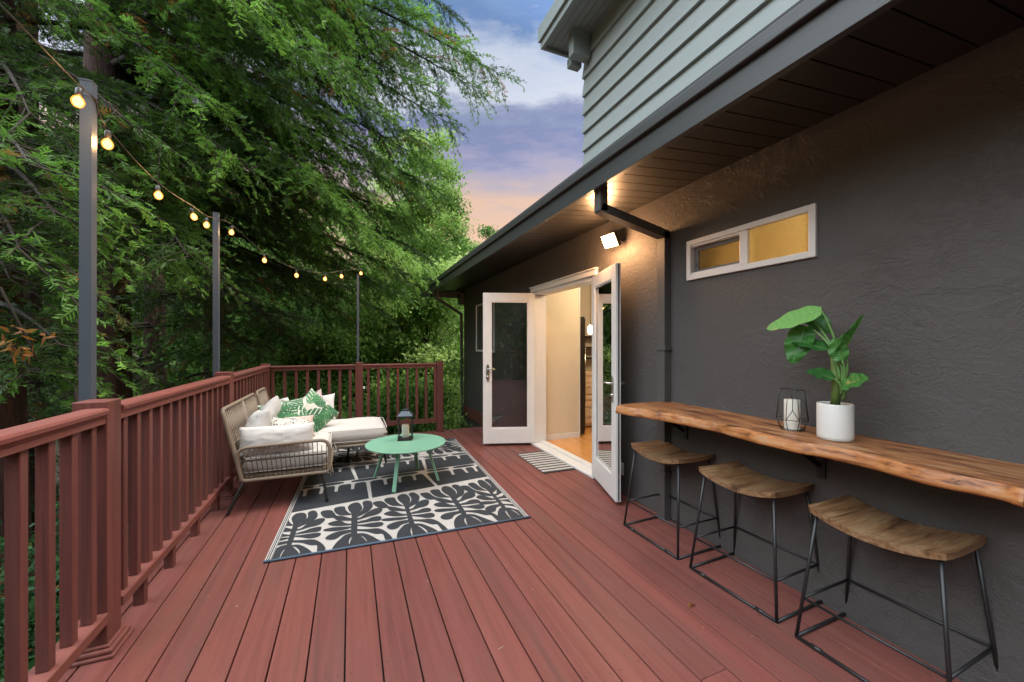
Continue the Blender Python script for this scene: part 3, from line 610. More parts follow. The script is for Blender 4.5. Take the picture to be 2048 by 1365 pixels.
def mat_bulb_glass():
    m = bpy.data.materials.new('amber_bulb_glass'); m.use_nodes = True; t = m.node_tree; t.nodes.clear(); o = t.nodes.new('ShaderNodeOutputMaterial'); tr = t.nodes.new('ShaderNodeBsdfTransparent'); em = t.nodes.new('ShaderNodeEmission'); mx = t.nodes.new('ShaderNodeMixShader')
    tr.inputs[0].default_value = (1, .75, .45, 1); em.inputs[0].default_value = (1, .31, .05, 1); em.inputs[1].default_value = 1.7; mx.inputs[0].default_value = .72; t.links.new(tr.outputs[0], mx.inputs[1]); t.links.new(em.outputs[0], mx.inputs[2]); t.links.new(mx.outputs[0], o.inputs[0]); return m
M['bulbglass'] = mat_bulb_glass()
def mk_bulb(p, i):
    mb = MB(); c = Vector(p); tilt = Matrix.Rotation(R(random.uniform(-12, 12)), 4, 'X') @ Matrix.Rotation(R(random.uniform(-14, 6)), 4, 'Y'); s_ = .82
    mb.lathe([(.002, -.032), (.014, -.029), (.022, -.020), (.0265, -.006), (.0265, .004), (.021, .017), (.013, .026), (.011, .031)], (0, 0, 0), 16)
    mb.xform(Matrix.Translation(c) @ tilt @ Matrix.Scale(s_, 4)); bo = part(mb, 'bulb', M['bulbglass'], sg)
    mb = MB(); mb.lathe([(.001, -.024), (.011, -.019), (.0165, -.006), (.0165, .003), (.011, .014), (.004, .022)], (0, 0, 0), 12); mb.xform(Matrix.Translation(c) @ tilt); part(mb, 'filament', M['bulb'], bo)
    mb = MB(); mb.lathe([(.0125, .028), (.015, .034), (.015, .066), (.008, .076)], (0, 0, 0), 12); mb.xform(Matrix.Translation(c) @ tilt @ Matrix.Scale(s_, 4)); part(mb, 'socket', M['black'], bo)
bulbs += [(-1.07, 1.62, 2.40), (-1.08, 1.0, 2.36), (-1.08, .45, 2.32), (-1.08, -.15, 2.32), (-1.08, -.75, 2.36), (-1.08, -1.4, 2.42)]
for i, p in enumerate(bulbs):
    mk_bulb(p, i); lamp_light('bulb_lamp', (p[0] + .03, p[1] - .03, p[2] - .015), 1.3, (1, .55, .22), .03)
tie = empty('cable_tie', (-1.08, 2.42, 2.48), label='loose loop of wire twisted round the top of the nearest light post', cat='wire')
mb = MB(); mb.tube([(-1.135, 2.375, 2.472), (-1.08, 2.373, 2.475), (-1.08, 2.43, 2.478), (-1.135, 2.43, 2.474)], .0022, 5, closed=True)
mb.tube([(-1.08, 2.40, 2.476), (-1.05, 2.41, 2.482), (-1.02, 2.43, 2.474), (-1.03, 2.45, 2.462), (-1.06, 2.43, 2.468), (-1.083, 2.41, 2.452)], .0018, 5); part(mb, 'wire_loop', M['black'], tie)

# ================================================================== RUG
RO = Vector((-.49, 2.80, 0)); ang = math.atan2(-.059, 1.776); RW, RL = 1.777, 2.665
def rug_obj():
    mb = MB(); Z0, Z1 = .0035, .0075
    mb.box((0, 0, Z0), (RW, RL, Z1), 0)
    Zw = Z1 + .0008; Zd = Z1 + .0016
    def poly(pts, mi, z):
        mb.add([(x, y, z) for x, y in pts], [tuple(range(len(pts)))], mi)
    def smooth(pts, n=4):
        out = []; N = len(pts)
        for i in range(N):
            p0, p1, p2, p3 = [np.array(pts[(i + k) % N]) for k in (-1, 0, 1, 2)]
            for s_ in range(n):
                t = s_ / n; out.append(tuple(.5 * ((2 * p1) + (p2 - p0) * t + (2 * p0 - 5 * p1 + 4 * p2 - p3) * t * t + (-p0 + 3 * p1 - 3 * p2 + p3) * t ** 3)))
        return out
    def clip(pts, x0, x1, y0, y1):
        for ax, lim, sgn in ((0, x0, 1), (0, x1, -1), (1, y0, 1), (1, y1, -1)):
            o = []
            for i in range(len(pts)):
                a, b_ = pts[i - 1], pts[i]; ia, ib = sgn * (a[ax] - lim) >= 0, sgn * (b_[ax] - lim) >= 0
                if ia != ib:
                    t = (lim - a[ax]) / (b_[ax] - a[ax]); o.append((a[0] + t * (b_[0] - a[0]), a[1] + t * (b_[1] - a[1])))
                if ib: o.append(b_)
            pts = o
            if len(pts) < 3: return []
        return pts
    def smooth_tri(pts, mi, z, grow=0, y0=.012, y1=RL - .012):
        pts = smooth(pts)
        if grow:
            cx_ = [p[0] for p in pts]; A_ = sum(pts[i - 1][0] * pts[i][1] - pts[i][0] * pts[i - 1][1] for i in range(len(pts))); sg_ = 1 if A_ > 0 else -1; q_ = []
            for i in range(len(pts)):
                dx, dy = pts[(i + 1) % len(pts)][0] - pts[i - 1][0], pts[(i + 1) % len(pts)][1] - pts[i - 1][1]; l_ = math.hypot(dx, dy) + 1e-9; q_.append((pts[i][0] + sg_ * grow * dy / l_, pts[i][1] - sg_ * grow * dx / l_))
            pts = q_
        pts = clip(pts, .038, RW - .038, y0, y1)
        if len(pts) >= 3: poly(pts, mi, z)
    bt = lambda s: .738 + .150 * s            # top of the near plant band
    poly([(.036, .012), (RW - .036, .012), (RW - .036, bt(RW)), (.036, bt(0))], 1, Zw)
    MOT = dict(
    L1=[(-.246, .705), (-.225, .725), (-.178, .707), (-.156, .637), (-.134, .576), (-.088, .539), (-.014, .454), (-.013, .429), (-.069, .45), (-.119, .487), (-.147, .548), (-.192, .565), (-.226, .623)],
    L2=[(-.154, .719), (-.14, .75), (-.109, .753), (-.08, .734), (-.069, .659), (-.045, .582), (-.019, .539), (-.059, .554), (-.105, .578), (-.136, .643)],
    B=[(-.045, .707), (-.031, .765), (.001, .781), (.033, .751), (.05, .678), (.048, .615), (.026, .542), (.016, .50), (.016, .393), (.016, .169), (-.008, .172), (-.012, .42), (-.015, .557), (-.037, .633)],
    R2=[(.06, .748), (.074, .662), (.061, .596), (.031, .54), (.012, .482), (.052, .506), (.097, .542), (.131, .612), (.135, .683), (.114, .758), (.082, .778)],
    R1=[(.01, .451), (.052, .454), (.092, .517), (.144, .572), (.191, .575), (.205, .535), (.188, .481), (.152, .455), (.101, .448), (.052, .429), (.012, .425)],
    R3=[(.010, .365), (.050, .385), (.086, .391), (.131, .418), (.181, .412), (.194, .376), (.179, .345), (.12, .350), (.062, .355)],
    R4=[(.010, .335), (.063, .323), (.12, .319), (.178, .315), (.201, .282), (.185, .248), (.138, .248), (.082, .287)],
    R5=[(.012, .258), (.086, .234), (.156, .216), (.201, .169), (.234, .092), (.250, .02), (.215, .02), (.199, .116), (.154, .138), (.091, .2), (.012, .242)],
    D1=[(-.004, .204), (-.044, .192), (-.077, .153), (-.104, .094), (-.112, .009), (-.032, .009), (-.031, .077), (-.02, .132), (.008, .173)],
    D2=[(.012, .181), (-.005, .126), (-.011, .06), (-.007, .008), (.083, .008), (.073, .067), (.05, .125), (.026, .168)],
    D3=[(.008, .188), (.063, .172), (.108, .124), (.147, .059), (.170, .008), (.107, .008), (.095, .069), (.073, .127), (.037, .167)],
    L3=[(-.008, .352), (-.057, .397), (-.093, .447), (-.133, .474), (-.169, .457), (-.169, .427), (-.136, .392), (-.08, .366)],
    L4=[(-.008, .310), (-.078, .337), (-.143, .354), (-.188, .354), (-.193, .334), (-.167, .311), (-.107, .296), (-.053, .294)],
    L5=[(-.006, .259), (-.065, .269), (-.119, .262), (-.161, .236), (-.171, .198), (-.147, .167), (-.108, .17), (-.072, .213), (-.006, .238)])
    stems = [.105, .505, .905, 1.305, 1.645]
    for i, sx in enumerate(stems):
        for kz, (nm, pts) in enumerate(MOT.items()):
            if i == 0 and nm in ('L1', 'L2') and False: continue
            q = []
            for x, y in pts:
                xs = x * (1.0 if i < 4 else .86) * (1 if i % 2 else (.92 if x > 0 else 1)); X = sx + xs + .05 * (y - .3) * (0, 0, -.4, -.7, -.2)[i]
                q.append((X, y * bt(X) / .815 * .985))
            j = .004
            q = [(x + random.uniform(-j, j), y + (random.uniform(-j, j) if y > .02 else 0)) for x, y in q]
            smooth_tri(q, 0, Zd + .0008 * (i % 2) + .00005 * kz, .0055)
    # far band, mirrored
    FB = 1.95; poly([(.036, FB), (RW - .036, FB), (RW - .036, RL - .012), (.036, RL - .012)], 1, Zw)
    for i, sx in enumerate((.10, .495, .93, 1.44, 1.80)):
        for kz, (nm, pts) in enumerate(MOT.items()):
            q = [(sx - x * 1.08 + random.uniform(-.004, .004), RL - y * .875 - .0) for x, y in pts]
            smooth_tri(q, 0, Zd + .0008 * (i % 2) + .00005 * kz, .004)
    # two long bars with slits, teeth and connectors
    def bar(ya, yb, h, teeth, slits, conns, tl):
        Y = lambda s: ya + (yb - ya) * s / RW
        poly([(.036, Y(.036) - h), (RW - .036, Y(RW) - h), (RW - .036, Y(RW) + h * .8), (.036, Y(.036) + h * .8)], 1, Zw)
        for a, b_ in slits:
            c_ = (a + b_) / 2; r_ = (b_ - a) / 2; smooth_tri([(c_ + r_ * math.cos(t), Y(c_ + r_ * math.cos(t)) + h * .62 * math.sin(t) * abs(math.sin(t)) ** -.3 if abs(math.sin(t)) > 1e-3 else Y(c_)) for t in np.linspace(0, 2 * math.pi, 16, endpoint=False)], 0, Zd)
        for s_ in teeth:
            k = random.uniform(-.006, .006); y_ = Y(s_) - h
            poly([(s_ - .046, y_ + .003), (s_ - .022, y_ - .012), (s_ - .014, y_ - .04), (s_ - .012 + k, y_ - tl), (s_ + .014 + k, y_ - tl - .004), (s_ + .015, y_ - .04), (s_ + .022, y_ - .012), (s_ + .046, y_ + .003)], 1, Zw + .0002)
        for s_, e_, yb_ in conns:
            y_ = Y(s_) - h; poly([(s_ - .045, y_ + .003), (s_ - .018, y_ - .03), (e_ - .012, yb_), (e_ + .014, yb_), (s_ + .018, y_ - .03), (s_ + .045, y_ + .003)], 1, Zw + .0002)
    bar(1.30, 1.425, .058, [.075, .212, .335, .475, .765, .905, 1.045, 1.435, 1.575, 1.69], [(-.10, .135), (.17, .395), (.455, .70), (.73, 1.10), (1.19, 1.43), (1.47, 1.72)], [(.61, .628, .82), (1.16, 1.215, .915)], .16)
    bar(1.86, 1.90, .046, [.10, .22, .334, .605, .755, 1.035, 1.45, 1.62], [(-.10, .14), (.17, .43), (.46, .73), (.80, 1.16), (1.22, 1.52), (1.56, 1.76)], [(.448, .51, 1.36), (1.21, 1.19, 1.44)], .13)
    # woven stripes along the long sides, bound ends
    for x0, x1 in ((.0, .007), (.0125, .018), (.025, .032)):
        poly([(x0, .01), (x1, .01), (x1, RL - .01), (x0, RL - .01)], 1, Zw); poly([(RW - x1, .01), (RW - x0, .01), (RW - x0, RL - .01), (RW - x1, RL - .01)], 1, Zw)
    mb.tube([(-.002, .004, .010), (RW * .5, .004, .010), (RW + .004, .004, .010)], .0075, 8, 2); mb.tube([(-.002, RL - .004, .010), (RW + .004, RL - .004, .010)], .0075, 8, 2)
    o = mb.build('rug', [M['rugdark'], M['rugwhite'], M['rugbind']]); o.location = RO; o.rotation_euler = (0, 0, ang)
    tag(o, 'black and ivory outdoor rug with leaf motifs and blue bound ends under the coffee table', 'rug')
rug_obj()
# striped doormat in front of the sill
mb = MB(); mo = Vector((1.86, 3.62, 0)); mw, ml = .42, .76; ns = 19
mb.box((0, 0, .003), (mw, ml, .008), 0)
for i in range(ns):
    if i % 2: mb.box((.0, i * ml / ns, .0085), (mw, (i + 1) * ml / ns, .0105), 1)
o = mb.build('doormat', [M['rugdark'], M['rugwhite']]); o.location = mo; o.rotation_euler = (0, 0, R(-1.5)); tag(o, 'small black and cream striped doormat in front of the french doors', 'doormat')

# ================================================================== BAR COUNTER
bar = empty('bar_counter', (2.1, 1.4, .88), label='long live-edge orange wood bar shelf bracketed to the stucco wall above the stools', cat='bar counter')
def fx(Y):
    ks = [(.30, 1.87), (.50, 1.875), (.55, 1.895), (.72, 1.865), (.90, 1.90), (1.05, 1.895), (1.14, 1.865), (1.30, 1.858), (1.45, 1.875), (1.58, 1.89), (1.75, 1.87), (1.87, 1.855), (2.05, 1.815), (2.20, 1.765), (2.30, 1.75), (2.33, 1.79)]
    for (a, va), (b_, vb) in zip(ks[:-1], ks[1:]):
        if a <= Y <= b_:
            t = (Y - a) / (b_ - a); t = t * t * (3 - 2 * t); return va + (vb - va) * t
    return ks[-1][1]
mb = MB(); NY = 150; Y0, Y1 = .50, 2.325; rows = []
for i in range(NY + 1):
    Y = Y0 + (Y1 - Y0) * i / NY; X = fx(Y) + .004 * noise.noise(Vector((Y * 22, 3, 0)))
    back_ = 2.266 if Y < 2.285 else 2.19
    th = .058; inn = .017 + .014 * noise.noise(Vector((Y * 5, 1, 0))) + .008 * noise.noise(Vector((Y * 17, 7, 0)))
    cr_ = .004 * noise.noise(Vector((Y * 14, 9, 0)))
    rows.append([(back_, Y, .91), (X + .12, Y, .91), (X + inn + .008, Y, .9095), (X + inn, Y, .906), (X + inn * .55 + cr_, Y, .892), (X + .006, Y, .873 + cr_), (X, Y, .862 + cr_), (X + .008, Y, .854), (X + .03, Y, .852), (back_, Y, .852)])
n_ = len(rows[0]); vs = [p for r_ in rows for p in r_]
for i in range(NY):
    for k in range(n_ - 1):
        mi = 1 if 3 <= k <= 6 else 0
        mb.f.append((i * n_ + k, i * n_ + k + 1, (i + 1) * n_ + k + 1, (i + 1) * n_ + k)); mb.m.append(mi); mb.sm.append(2 <= k <= 7)
mb.v = vs; mb.f += [tuple(range(n_ - 1, -1, -1)), tuple(NY * n_ + k for k in range(n_))]; mb.m += [1, 1]; mb.sm += [False, False]
slab = part(mb, 'slab', [M['slab'], M['slab_edge']], bar)
mb = MB(); crk = [(1.86, 1.62), (1.875, 1.55), (1.89, 1.47), (1.905, 1.44), (1.90, 1.50), (1.885, 1.57)]
mb.add([(x, y, .9112) for x, y in crk], [tuple(range(len(crk)))]); mb.add([(1.93, 1.40, .9112), (1.945, 1.33, .9112), (1.952, 1.335, .9112), (1.938, 1.41, .9112)], [(0, 1, 2, 3)])
part(mb, 'crack', simple('dark_wood_crack', (.05, .02, .01), .8), slab)
for Y in (2.155, 1.26, .55):
    mb = MB(); mb.box((2.255, Y - .02, .655), (2.266, Y + .02, .851), 0, .001); mb.box((1.98, Y - .02, .840), (2.2545, Y + .02, .851), 0, .001)
    mb.obox((2.155, Y, .775), Vector((-.19, 0, .115)), Vector((0, .006, 0)), Vector((.10, 0, .16)).normalized() * .03); part(mb, 'bracket', M['black'], bar)
# ================================================================== STOOLS
SG = 'wooden saddle stools under the bar'
def make_stool():
    r = empty('bar_stool', (0, 0, 0)); hx, hy = .165, .228
    mb = MB(); nx, ny = 8, 28; th = .028
    def zc(u, v): return .610 - .040 * (1 - v * v) + .006 * u * u
    g = []
    for s_ in (0, 1):
        for i in range(nx + 1):
            for j in range(ny + 1):
                u = -1 + 2 * i / nx; v = -1 + 2 * j / ny; e = 1 - .03 * (abs(v) ** 8)
                g.append((u * hx * e * (1 if s_ == 0 else .985), v * hy * (1 - .02 * abs(u) ** 6) * (1 if s_ == 0 else .99), zc(u, v) - s_ * th))
    W_ = ny + 1; fs = []; A = (nx + 1) * W_
    for i in range(nx):
        for j in range(ny):
            a = i * W_ + j; fs.append((a, a + W_, a + W_ + 1, a + 1)); fs.append((A + a, A + a + 1, A + a + W_ + 1, A + a + W_))
    bd = [j for j in range(ny + 1)] + [i * W_ + ny for i in range(1, nx + 1)] + [nx * W_ + j for j in range(ny - 1, -1, -1)] + [i * W_ for i in range(nx - 1, 0, -1)]
    fs += [(bd[k], bd[(k + 1) % len(bd)], A + bd[(k + 1) % len(bd)], A + bd[k]) for k in range(len(bd))]
    mb.add(g, fs, 0, False); s = mb.build('seat', M['seatwood'], r)
    top = [(-.135, -.200), (-.135, .200), (.135, .200), (.135, -.200)]; bot = [(-.195, -.252), (-.195, .252), (.195, .252), (.195, -.252)]
    zt = .570
    for (a, b_), (c_, d) in zip(top, bot):
        mb = MB(); mb.tube([(a, b_, zt + .012), (c_, d, .008)], .0075, 8); mb.build('leg', M['black'], r)
    fr = MB()
    for k in range(4):
        a, b_ = bot[k], bot[(k + 1) % 4]; fr.tube([(*a, .0085), (*b_, .0085)], .0078, 8)
    fr.build('floor_frame', M['black'], r)
    t = .19; mid = [tuple(np.array(b_) * (1 - t / .57) + np.array(a) * (t / .57)) for a, b_ in zip(top, bot)]
    mr = MB()
    for k in range(4): mr.tube([(*mid[k], t), (*mid[(k + 1) % 4], t)], .0062, 8)
    mr.build('footrest', M['black'], r)
    sf_ = MB()
    for sx in (-.135, .135): sf_.tube([(sx, -.205 + .41 * i / 12, zc(sx / hx, (-.205 + .41 * i / 12) / hy) - th - .006) for i in range(13)], .006, 6)
    for sy in (-.20, .20): sf_.tube([(-.135, sy, zt + .004), (.135, sy, zt + .004)], .006, 6)
    sf_.build('seat_frame', M['black'], r)
    for sx in (-.195, .195):
        for sy in (-.17, .17):
            g_ = MB(); g_.tube([(sx, sy - .022, .0105), (sx, sy + .022, .0105)], .0100, 8); g_.build('floor_glide', M['black'], r)
    return r
st0 = make_stool()
for i, (x, y, rz, lab) in enumerate([(2.082, 2.115, .02, 'saddle-seat bar stool nearest the french doors, farthest along the bar'), (2.090, 1.512, 0.03, 'middle saddle-seat bar stool with black wire frame, below the caged candle'), (2.090, .908, 0.01, 'nearest saddle-seat bar stool, largest in view at the lower right corner')]):
    o = st0 if i == 0 else copy_tree(st0); o.location = (x, y, 0); o.rotation_euler = (0, 0, rz + (math.pi if i == 1 else 0)); tag(o, lab, 'stool', SG)

# ================================================================== POT PLANT
pp_ = empty('potted_plant', (2.05, 1.09, .911), label='broad-leaved green banana-like plant in a white cylindrical pot on the bar', cat='plant')
PC = Vector((2.065, 1.095, .9105))
mb = MB(); mb.lathe([(.060, 0), (.067, .004), (.068, .02), (.068, .160), (.0665, .165), (.063, .165), (.061, .160), (.060, .145)], PC, 48, cap=False); mb.lathe([(.0001, .001), (.060, .0005)], PC, 48, cap=False); part(mb, 'pot', M['pot'], pp_)
mb = MB(); mb.lathe([(.0605, .146), (.03, .151), (.001, .153)], PC, 32, cap=False); part(mb, 'soil', M['soil'], pp_)
SB = PC + Vector((0, 0, .15))
mb = MB()
mb.tube([SB, SB + Vector((0, -.006, .10)), SB + Vector((.0, .004, .20)), SB + Vector((0, .01, .28))], [.019, .017, .013, .008], 12); part(mb, 'stem', simple('green_brown_stem', (.10, .16, .035), .5, 0, .3), pp_)
def leaf(base, tip, width, nrm, tint, fold=.25, droop=0.0, pet=None, wav=.02):
    base, tip, nrm = Vector(base), Vector(tip), Vector(nrm).normalized(); ax = tip - base; L = ax.length; ax.normalize(); sd_ = nrm.cross(ax).normalized(); nn = ax.cross(sd_)
    n, m = 44, 8; vs = []; fs = []; width *= 1.15; wav *= .45
    for i in range(n + 1):
        t = i / n; wd = width * .5 * (math.sin(math.pi * min(1, t * .93 + .07) ** .85)) ** .62 if t < 1 else 0
        c = base + ax * (L * t) + Vector((0, 0, -droop * (t ** 2))) + Vector((0, 0, droop * .0))
        for j in range(-m, m + 1):
            u = j / m; w_ = wav * math.sin(t * 17 + u * 2) * abs(u)
            vs.append(c + sd_ * (wd * u) + nn * (fold * abs(wd * u) + w_ * .35 - .02 * (u * u) * width))
    k = 2 * m + 1
    for i in range(n):
        for j in range(2 * m): fs.append((i * k + j, i * k + j + 1, (i + 1) * k + j + 1, (i + 1) * k + j))
    mb = MB(); mb.add(vs, fs, 0, True)
    mb.tube([base + ax * (L * t) + Vector((0, 0, -droop * t * t)) - nn * .0015 for t in np.linspace(0, .96, 12)], [.0028 * (1 - .7 * t) for t in np.linspace(0, 1, 12)], 6, 1)
    if pet:
        p0 = Vector(pet); mid_ = (p0 * .45 + base * .55) + Vector((0, -.02, .02)); mb.tube([p0.lerp(mid_, t).lerp(mid_.lerp(base, t), t) for t in np.linspace(0, 1, 10)], [.0075 * (1 - .6 * t) for t in np.linspace(0, 1, 10)], 8, 1)
    o = part(mb, 'leaf', [M['plantleaf'], M['leafrib']], pp_); N = len(o.data.polygons); a = [min(1, max(0, tint + random.uniform(-.03, .03) + (.10 if math.sin((i // (2 * m)) * 1.25 - abs(i % (2 * m) - m + .5) * .55) > .55 else -.03))) for i in range(N)]; set_tint(o, a)
M['leafrib'] = simple('leaf_rib', (.10, .20, .05), .5)
X = 2.06; S = lambda x, y, X=2.06: atx(x, y, X)
st_ = S(1683, 770)
leaf(S(1643, 622, 2.04), S(1533, 652, 1.98), .105, (-.75, 0, .65), .95, .12, .015, S(1682, 735))
leaf(S(1605, 618, 2.10), S(1662, 668, 2.14), .085, (-.5, .2, .8), .28, .3, .0, S(1684, 730), .03)
leaf(S(1612, 652, 2.06), S(1583, 728, 2.00), .100, (-.8, -.35, .3), .42, .30, .0, S(1676, 715, 2.06), .06)
leaf(S(1655, 700, 2.05), S(1575, 672, 2.03), .075, (-.45, -.1, .85), .16, .25, .02, S(1680, 760), .02)
leaf(S(1668, 758, 2.03), S(1614, 737, 1.99), .085, (-.4, -.1, .9), .14, .2, .012, S(1683, 790), .02)
leaf(S(1684, 772, 2.03), S(1737, 755, 2.00), .085, (-.7, .1, .7), .5, .25, .01, S(1686, 800), .03)
leaf(S(1676, 722, 2.05), S(1729, 630, 2.02), .050, (-.3, .95, .1), .45, .9, .0, S(1684, 770), .02)
leaf(S(1684, 722, 2.03), S(1668, 676, 2.02), .062, (-.9, -.3, .2), .55, .4, .0, S(1685, 780), .03)
leaf(S(1692, 715, 2.07), S(1688, 665, 2.06), .045, (-.8, .5, .2), .30, .6, .0, S(1686, 775), .02)
# caged candle
def candle_mesh(c, r, h, slant=.012):
    mb = MB(); mb.lathe([(r * .97, 0), (r, .003), (r, h - .004), (r * .96, h), (r * .5, h - .003), (.002, h - .006)], c, 32); return mb
ch = empty('candle_holder', (2.09, 1.30, .911), label='black wire geometric candle cage on the bar beside the pot plant', cat='candle holder')
CC = Vector((2.09, 1.30, .9115)); mb = MB(); mb.lathe([(.052, .0), (.052, .004)], CC, 6); part(mb, 'base_plate', M['metal'], ch)
mb = MB(); n6 = 8; P3 = lambda r_, k, z: CC + Vector((r_ * math.cos(2 * math.pi * k / n6 + .2), r_ * math.sin(2 * math.pi * k / n6 + .2), z)); wr = .0017
mb.tube([P3(.052, k, .006) for k in range(n6)], wr, 6, closed=True); mb.tube([P3(.052, k, .205) for k in range(n6)], wr, 6, closed=True)
for k in range(n6):
    mb.tube([P3(.052, k, .006), P3(.072, k, .055)], wr, 6); mb.tube([P3(.072, k, .055), P3(.052, k, .205)], wr, 6); mb.tube([P3(.072, k, .055), P3(.072, k + 1, .055)], wr, 6)
    if k % 2 == 0:
        mb.tube([P3(.072, k, .055), P3(.062, k + .5, .105)], wr, 6); mb.tube([P3(.072, k + 1, .055), P3(.062, k + .5, .105)], wr, 6); mb.tube([P3(.062, k + .5, .105), P3(.051, k + .5, .205)], wr, 6)
part(mb, 'wire_cage', M['black'], ch)
mb = candle_mesh(CC + Vector((0, 0, .005)), .035, .148); o = mb.build('candle', M['wax']); tag(o, 'white pillar candle inside the black wire cage on the bar', 'candle')

# ================================================================== COFFEE TABLE
TC = Vector((.505, 3.90, 0)); TZ = .392
ct = empty('coffee_table', TC, label='round mint green metal coffee table with four splayed legs on the rug', cat='coffee table')
mb = MB(); mb.lathe([(.02, TZ - .012), (.365, TZ - .012), (.374, TZ - .008), (.377, TZ - .002), (.375, TZ + .001), (.370, TZ + .001), (.366, TZ), (.02, TZ)], TC, 72, smooth=True); part(mb, 'tabletop', M['mint'], ct)
for gx, gy in ((.365, 3.655), (.80, 3.80), (.225, 4.125), (.665, 4.225)):
    g_ = Vector((gx, gy, .0095)); t_ = Vector((TC.x + (gx - TC.x) * .62, TC.y + (gy - TC.y) * .62, TZ - .0125)); d = (t_ - g_); mid_ = (t_ + g_) / 2
    rad = Vector((gx - TC.x, gy - TC.y, 0)).normalized(); tan = Vector((-rad.y, rad.x, 0))
    mb = MB(); mb.obox(mid_, d, tan * .034, rad * .018); lg = part(mb, 'leg', M['mint'], ct)
    mb = MB(); mb.obox(g_ + Vector((0, 0, .004)), Vector((0, 0, .007)), tan * .036, rad * .021); part(mb, 'foot_cap', M['black'], lg)
LC = atz(811, 879, TZ); LC.z = TZ + .0015
ln = empty('lantern', LC, label='black metal lantern with glass sides standing on the mint green table', cat='lantern')
def lrot(mb): return mb.xform(Matrix.Translation(LC) @ Matrix.Rotation(R(-12), 4, 'Z'))
hb = .072
mb = MB(); mb.box((-hb, -hb, 0), (hb, hb, .012), 0, .002); mb.box((-hb + .006, -hb + .006, .0125), (hb - .006, hb - .006, .02), 0, .002); part(lrot(mb), 'base', M['black'], ln)
for i in (-1, 1):
    for j in (-1, 1):
        mb = MB(); mb.box((i * (hb - .008) - .004, j * (hb - .008) - .004, .0205), (i * (hb - .008) + .004, j * (hb - .008) + .004, .235), 0, .001); part(lrot(mb), 'corner_bar', M['black'], ln)
mb = MB(); q = hb - .008
for a in (-1, 1): mb.add([(-q, a * q, .021), (q, a * q, .021), (q, a * q, .234), (-q, a * q, .234)], [(0, 1, 2, 3)]); mb.add([(a * q, -q, .021), (a * q, q, .021), (a * q, q, .234), (a * q, -q, .234)], [(0, 1, 2, 3)])
part(lrot(mb), 'glass', M['lantern_glass'], ln)
mb = MB(); mb.add([(-hb - .004, -hb - .004, .2355), (hb + .004, -hb - .004, .2355), (hb + .004, hb + .004, .2355), (-hb - .004, hb + .004, .2355), (-hb - .004, -hb - .004, .243), (hb + .004, -hb - .004, .243), (hb + .004, hb + .004, .243), (-hb - .004, hb + .004, .243), (-.036, -.036, .285), (.036, -.036, .285), (.036, .036, .285), (-.036, .036, .285)],
    [(0, 3, 2, 1), (0, 1, 5, 4), (1, 2, 6, 5), (2, 3, 7, 6), (3, 0, 4, 7), (4, 5, 9, 8), (5, 6, 10, 9), (6, 7, 11, 10), (7, 4, 8, 11), (8, 9, 10, 11)]); mb.box((-.028, -.028, .2852), (.028, .028, .302), 0, .002); part(lrot(mb), 'roof', simple('dark_lantern_roof', (.05, .06, .075), .3, .4), ln)
mb = MB(); mb.tube([(.022 * math.cos(t), 0, .318 + .026 * math.sin(t)) for t in np.linspace(0, 2 * math.pi, 16, endpoint=False)], .003, 6, closed=True); part(lrot(mb), 'handle', M['black'], ln)
mb = candle_mesh(Vector(LC) + Vector((0, 0, .0205)), .036, .125); o = mb.build('candle', M['wax']); tag(o, 'ivory pillar candle inside the black glass lantern on the coffee table', 'candle')

# ================================================================== SOFA
SX0, SX1, SY0, SY1 = -.80, -.165, 3.70, 5.34
sofa = empty('sofa', (-.5, 4.5, 0), label='L-shaped rattan corner sofa with off-white cushions and black legs against the railing', cat='sofa')
def curve(pts, n=8, closed=False):
    out = []; P_ = [Vector(p) for p in pts]; N = len(P_); rng_ = range(N) if closed else range(N - 1)
    for i in rng_:
        if closed: p0, p1, p2, p3 = P_[i - 1], P_[i], P_[(i + 1) % N], P_[(i + 2) % N]
        else: p0, p1, p2, p3 = P_[max(i - 1, 0)], P_[i], P_[i + 1], P_[min(i + 2, N - 1)]
        for s_ in range(n):
            t = s_ / n; out.append(.5 * ((2 * p1) + (p2 - p0) * t + (2 * p0 - 5 * p1 + 4 * p2 - p3) * t * t + (-p0 + 3 * p1 - 3 * p2 + p3) * t ** 3))
    if not closed: out.append(P_[-1])
    return out
def rounded(pts, rad, n=6):
    """closed polygon with rounded corners"""
    out = []; P_ = [Vector(p) for p in pts]; N = len(P_)
    for i in range(N):
        a, b_, c_ = P_[i - 1], P_[i], P_[(i + 1) % N]; r_ = rad[i] if isinstance(rad, (list, tuple)) else rad
        u = (a - b_).normalized() * r_; v = (c_ - b_).normalized() * r_
        for k in range(n + 1):
            t = k / n; out.append((b_ + u).lerp(b_, t).lerp(b_.lerp(b_ + v, t), t))
    return out
def arm(Y):
    x0b, x1, z0, z1 = -.795, -.163, .255, .530
    loop = rounded([(x0b, Y, z0), (x1, Y, z0), (x1, Y, z1), (-.845, Y, z1 - .012)], [.03, .035, .085, .10]); mb = MB(); mb.tube(loop, .0145, 10, closed=True); a = part(mb, 'armrest', M['rattan'], sofa)
    mb = MB(); N = 19
    for i in range(N):
        t = (i + .7) / (N + .4); xb = x0b + (x1 - x0b) * t; xt = -.845 + (x1 + .845) * t; top_ = z1 - .005 if .12 < t < .88 else z1 - .045
        mb.tube([(xb, Y, z0), (xt, Y, top_)], .0036, 5)
    part(mb, 'spindles', simple('thin_dark_rattan', (.12, .085, .055), .6), a)
    mb = MB()
    for z in (.408, .415): mb.tube([(-.835 + .65 * i / 24, Y + (.005 if i % 2 else -.005), z) for i in range(25)], .004, 5)
    part(mb, 'weave_band', simple('dark_rattan_binding', (.06, .04, .028), .6), a)
arm(SY0); arm(SY1)
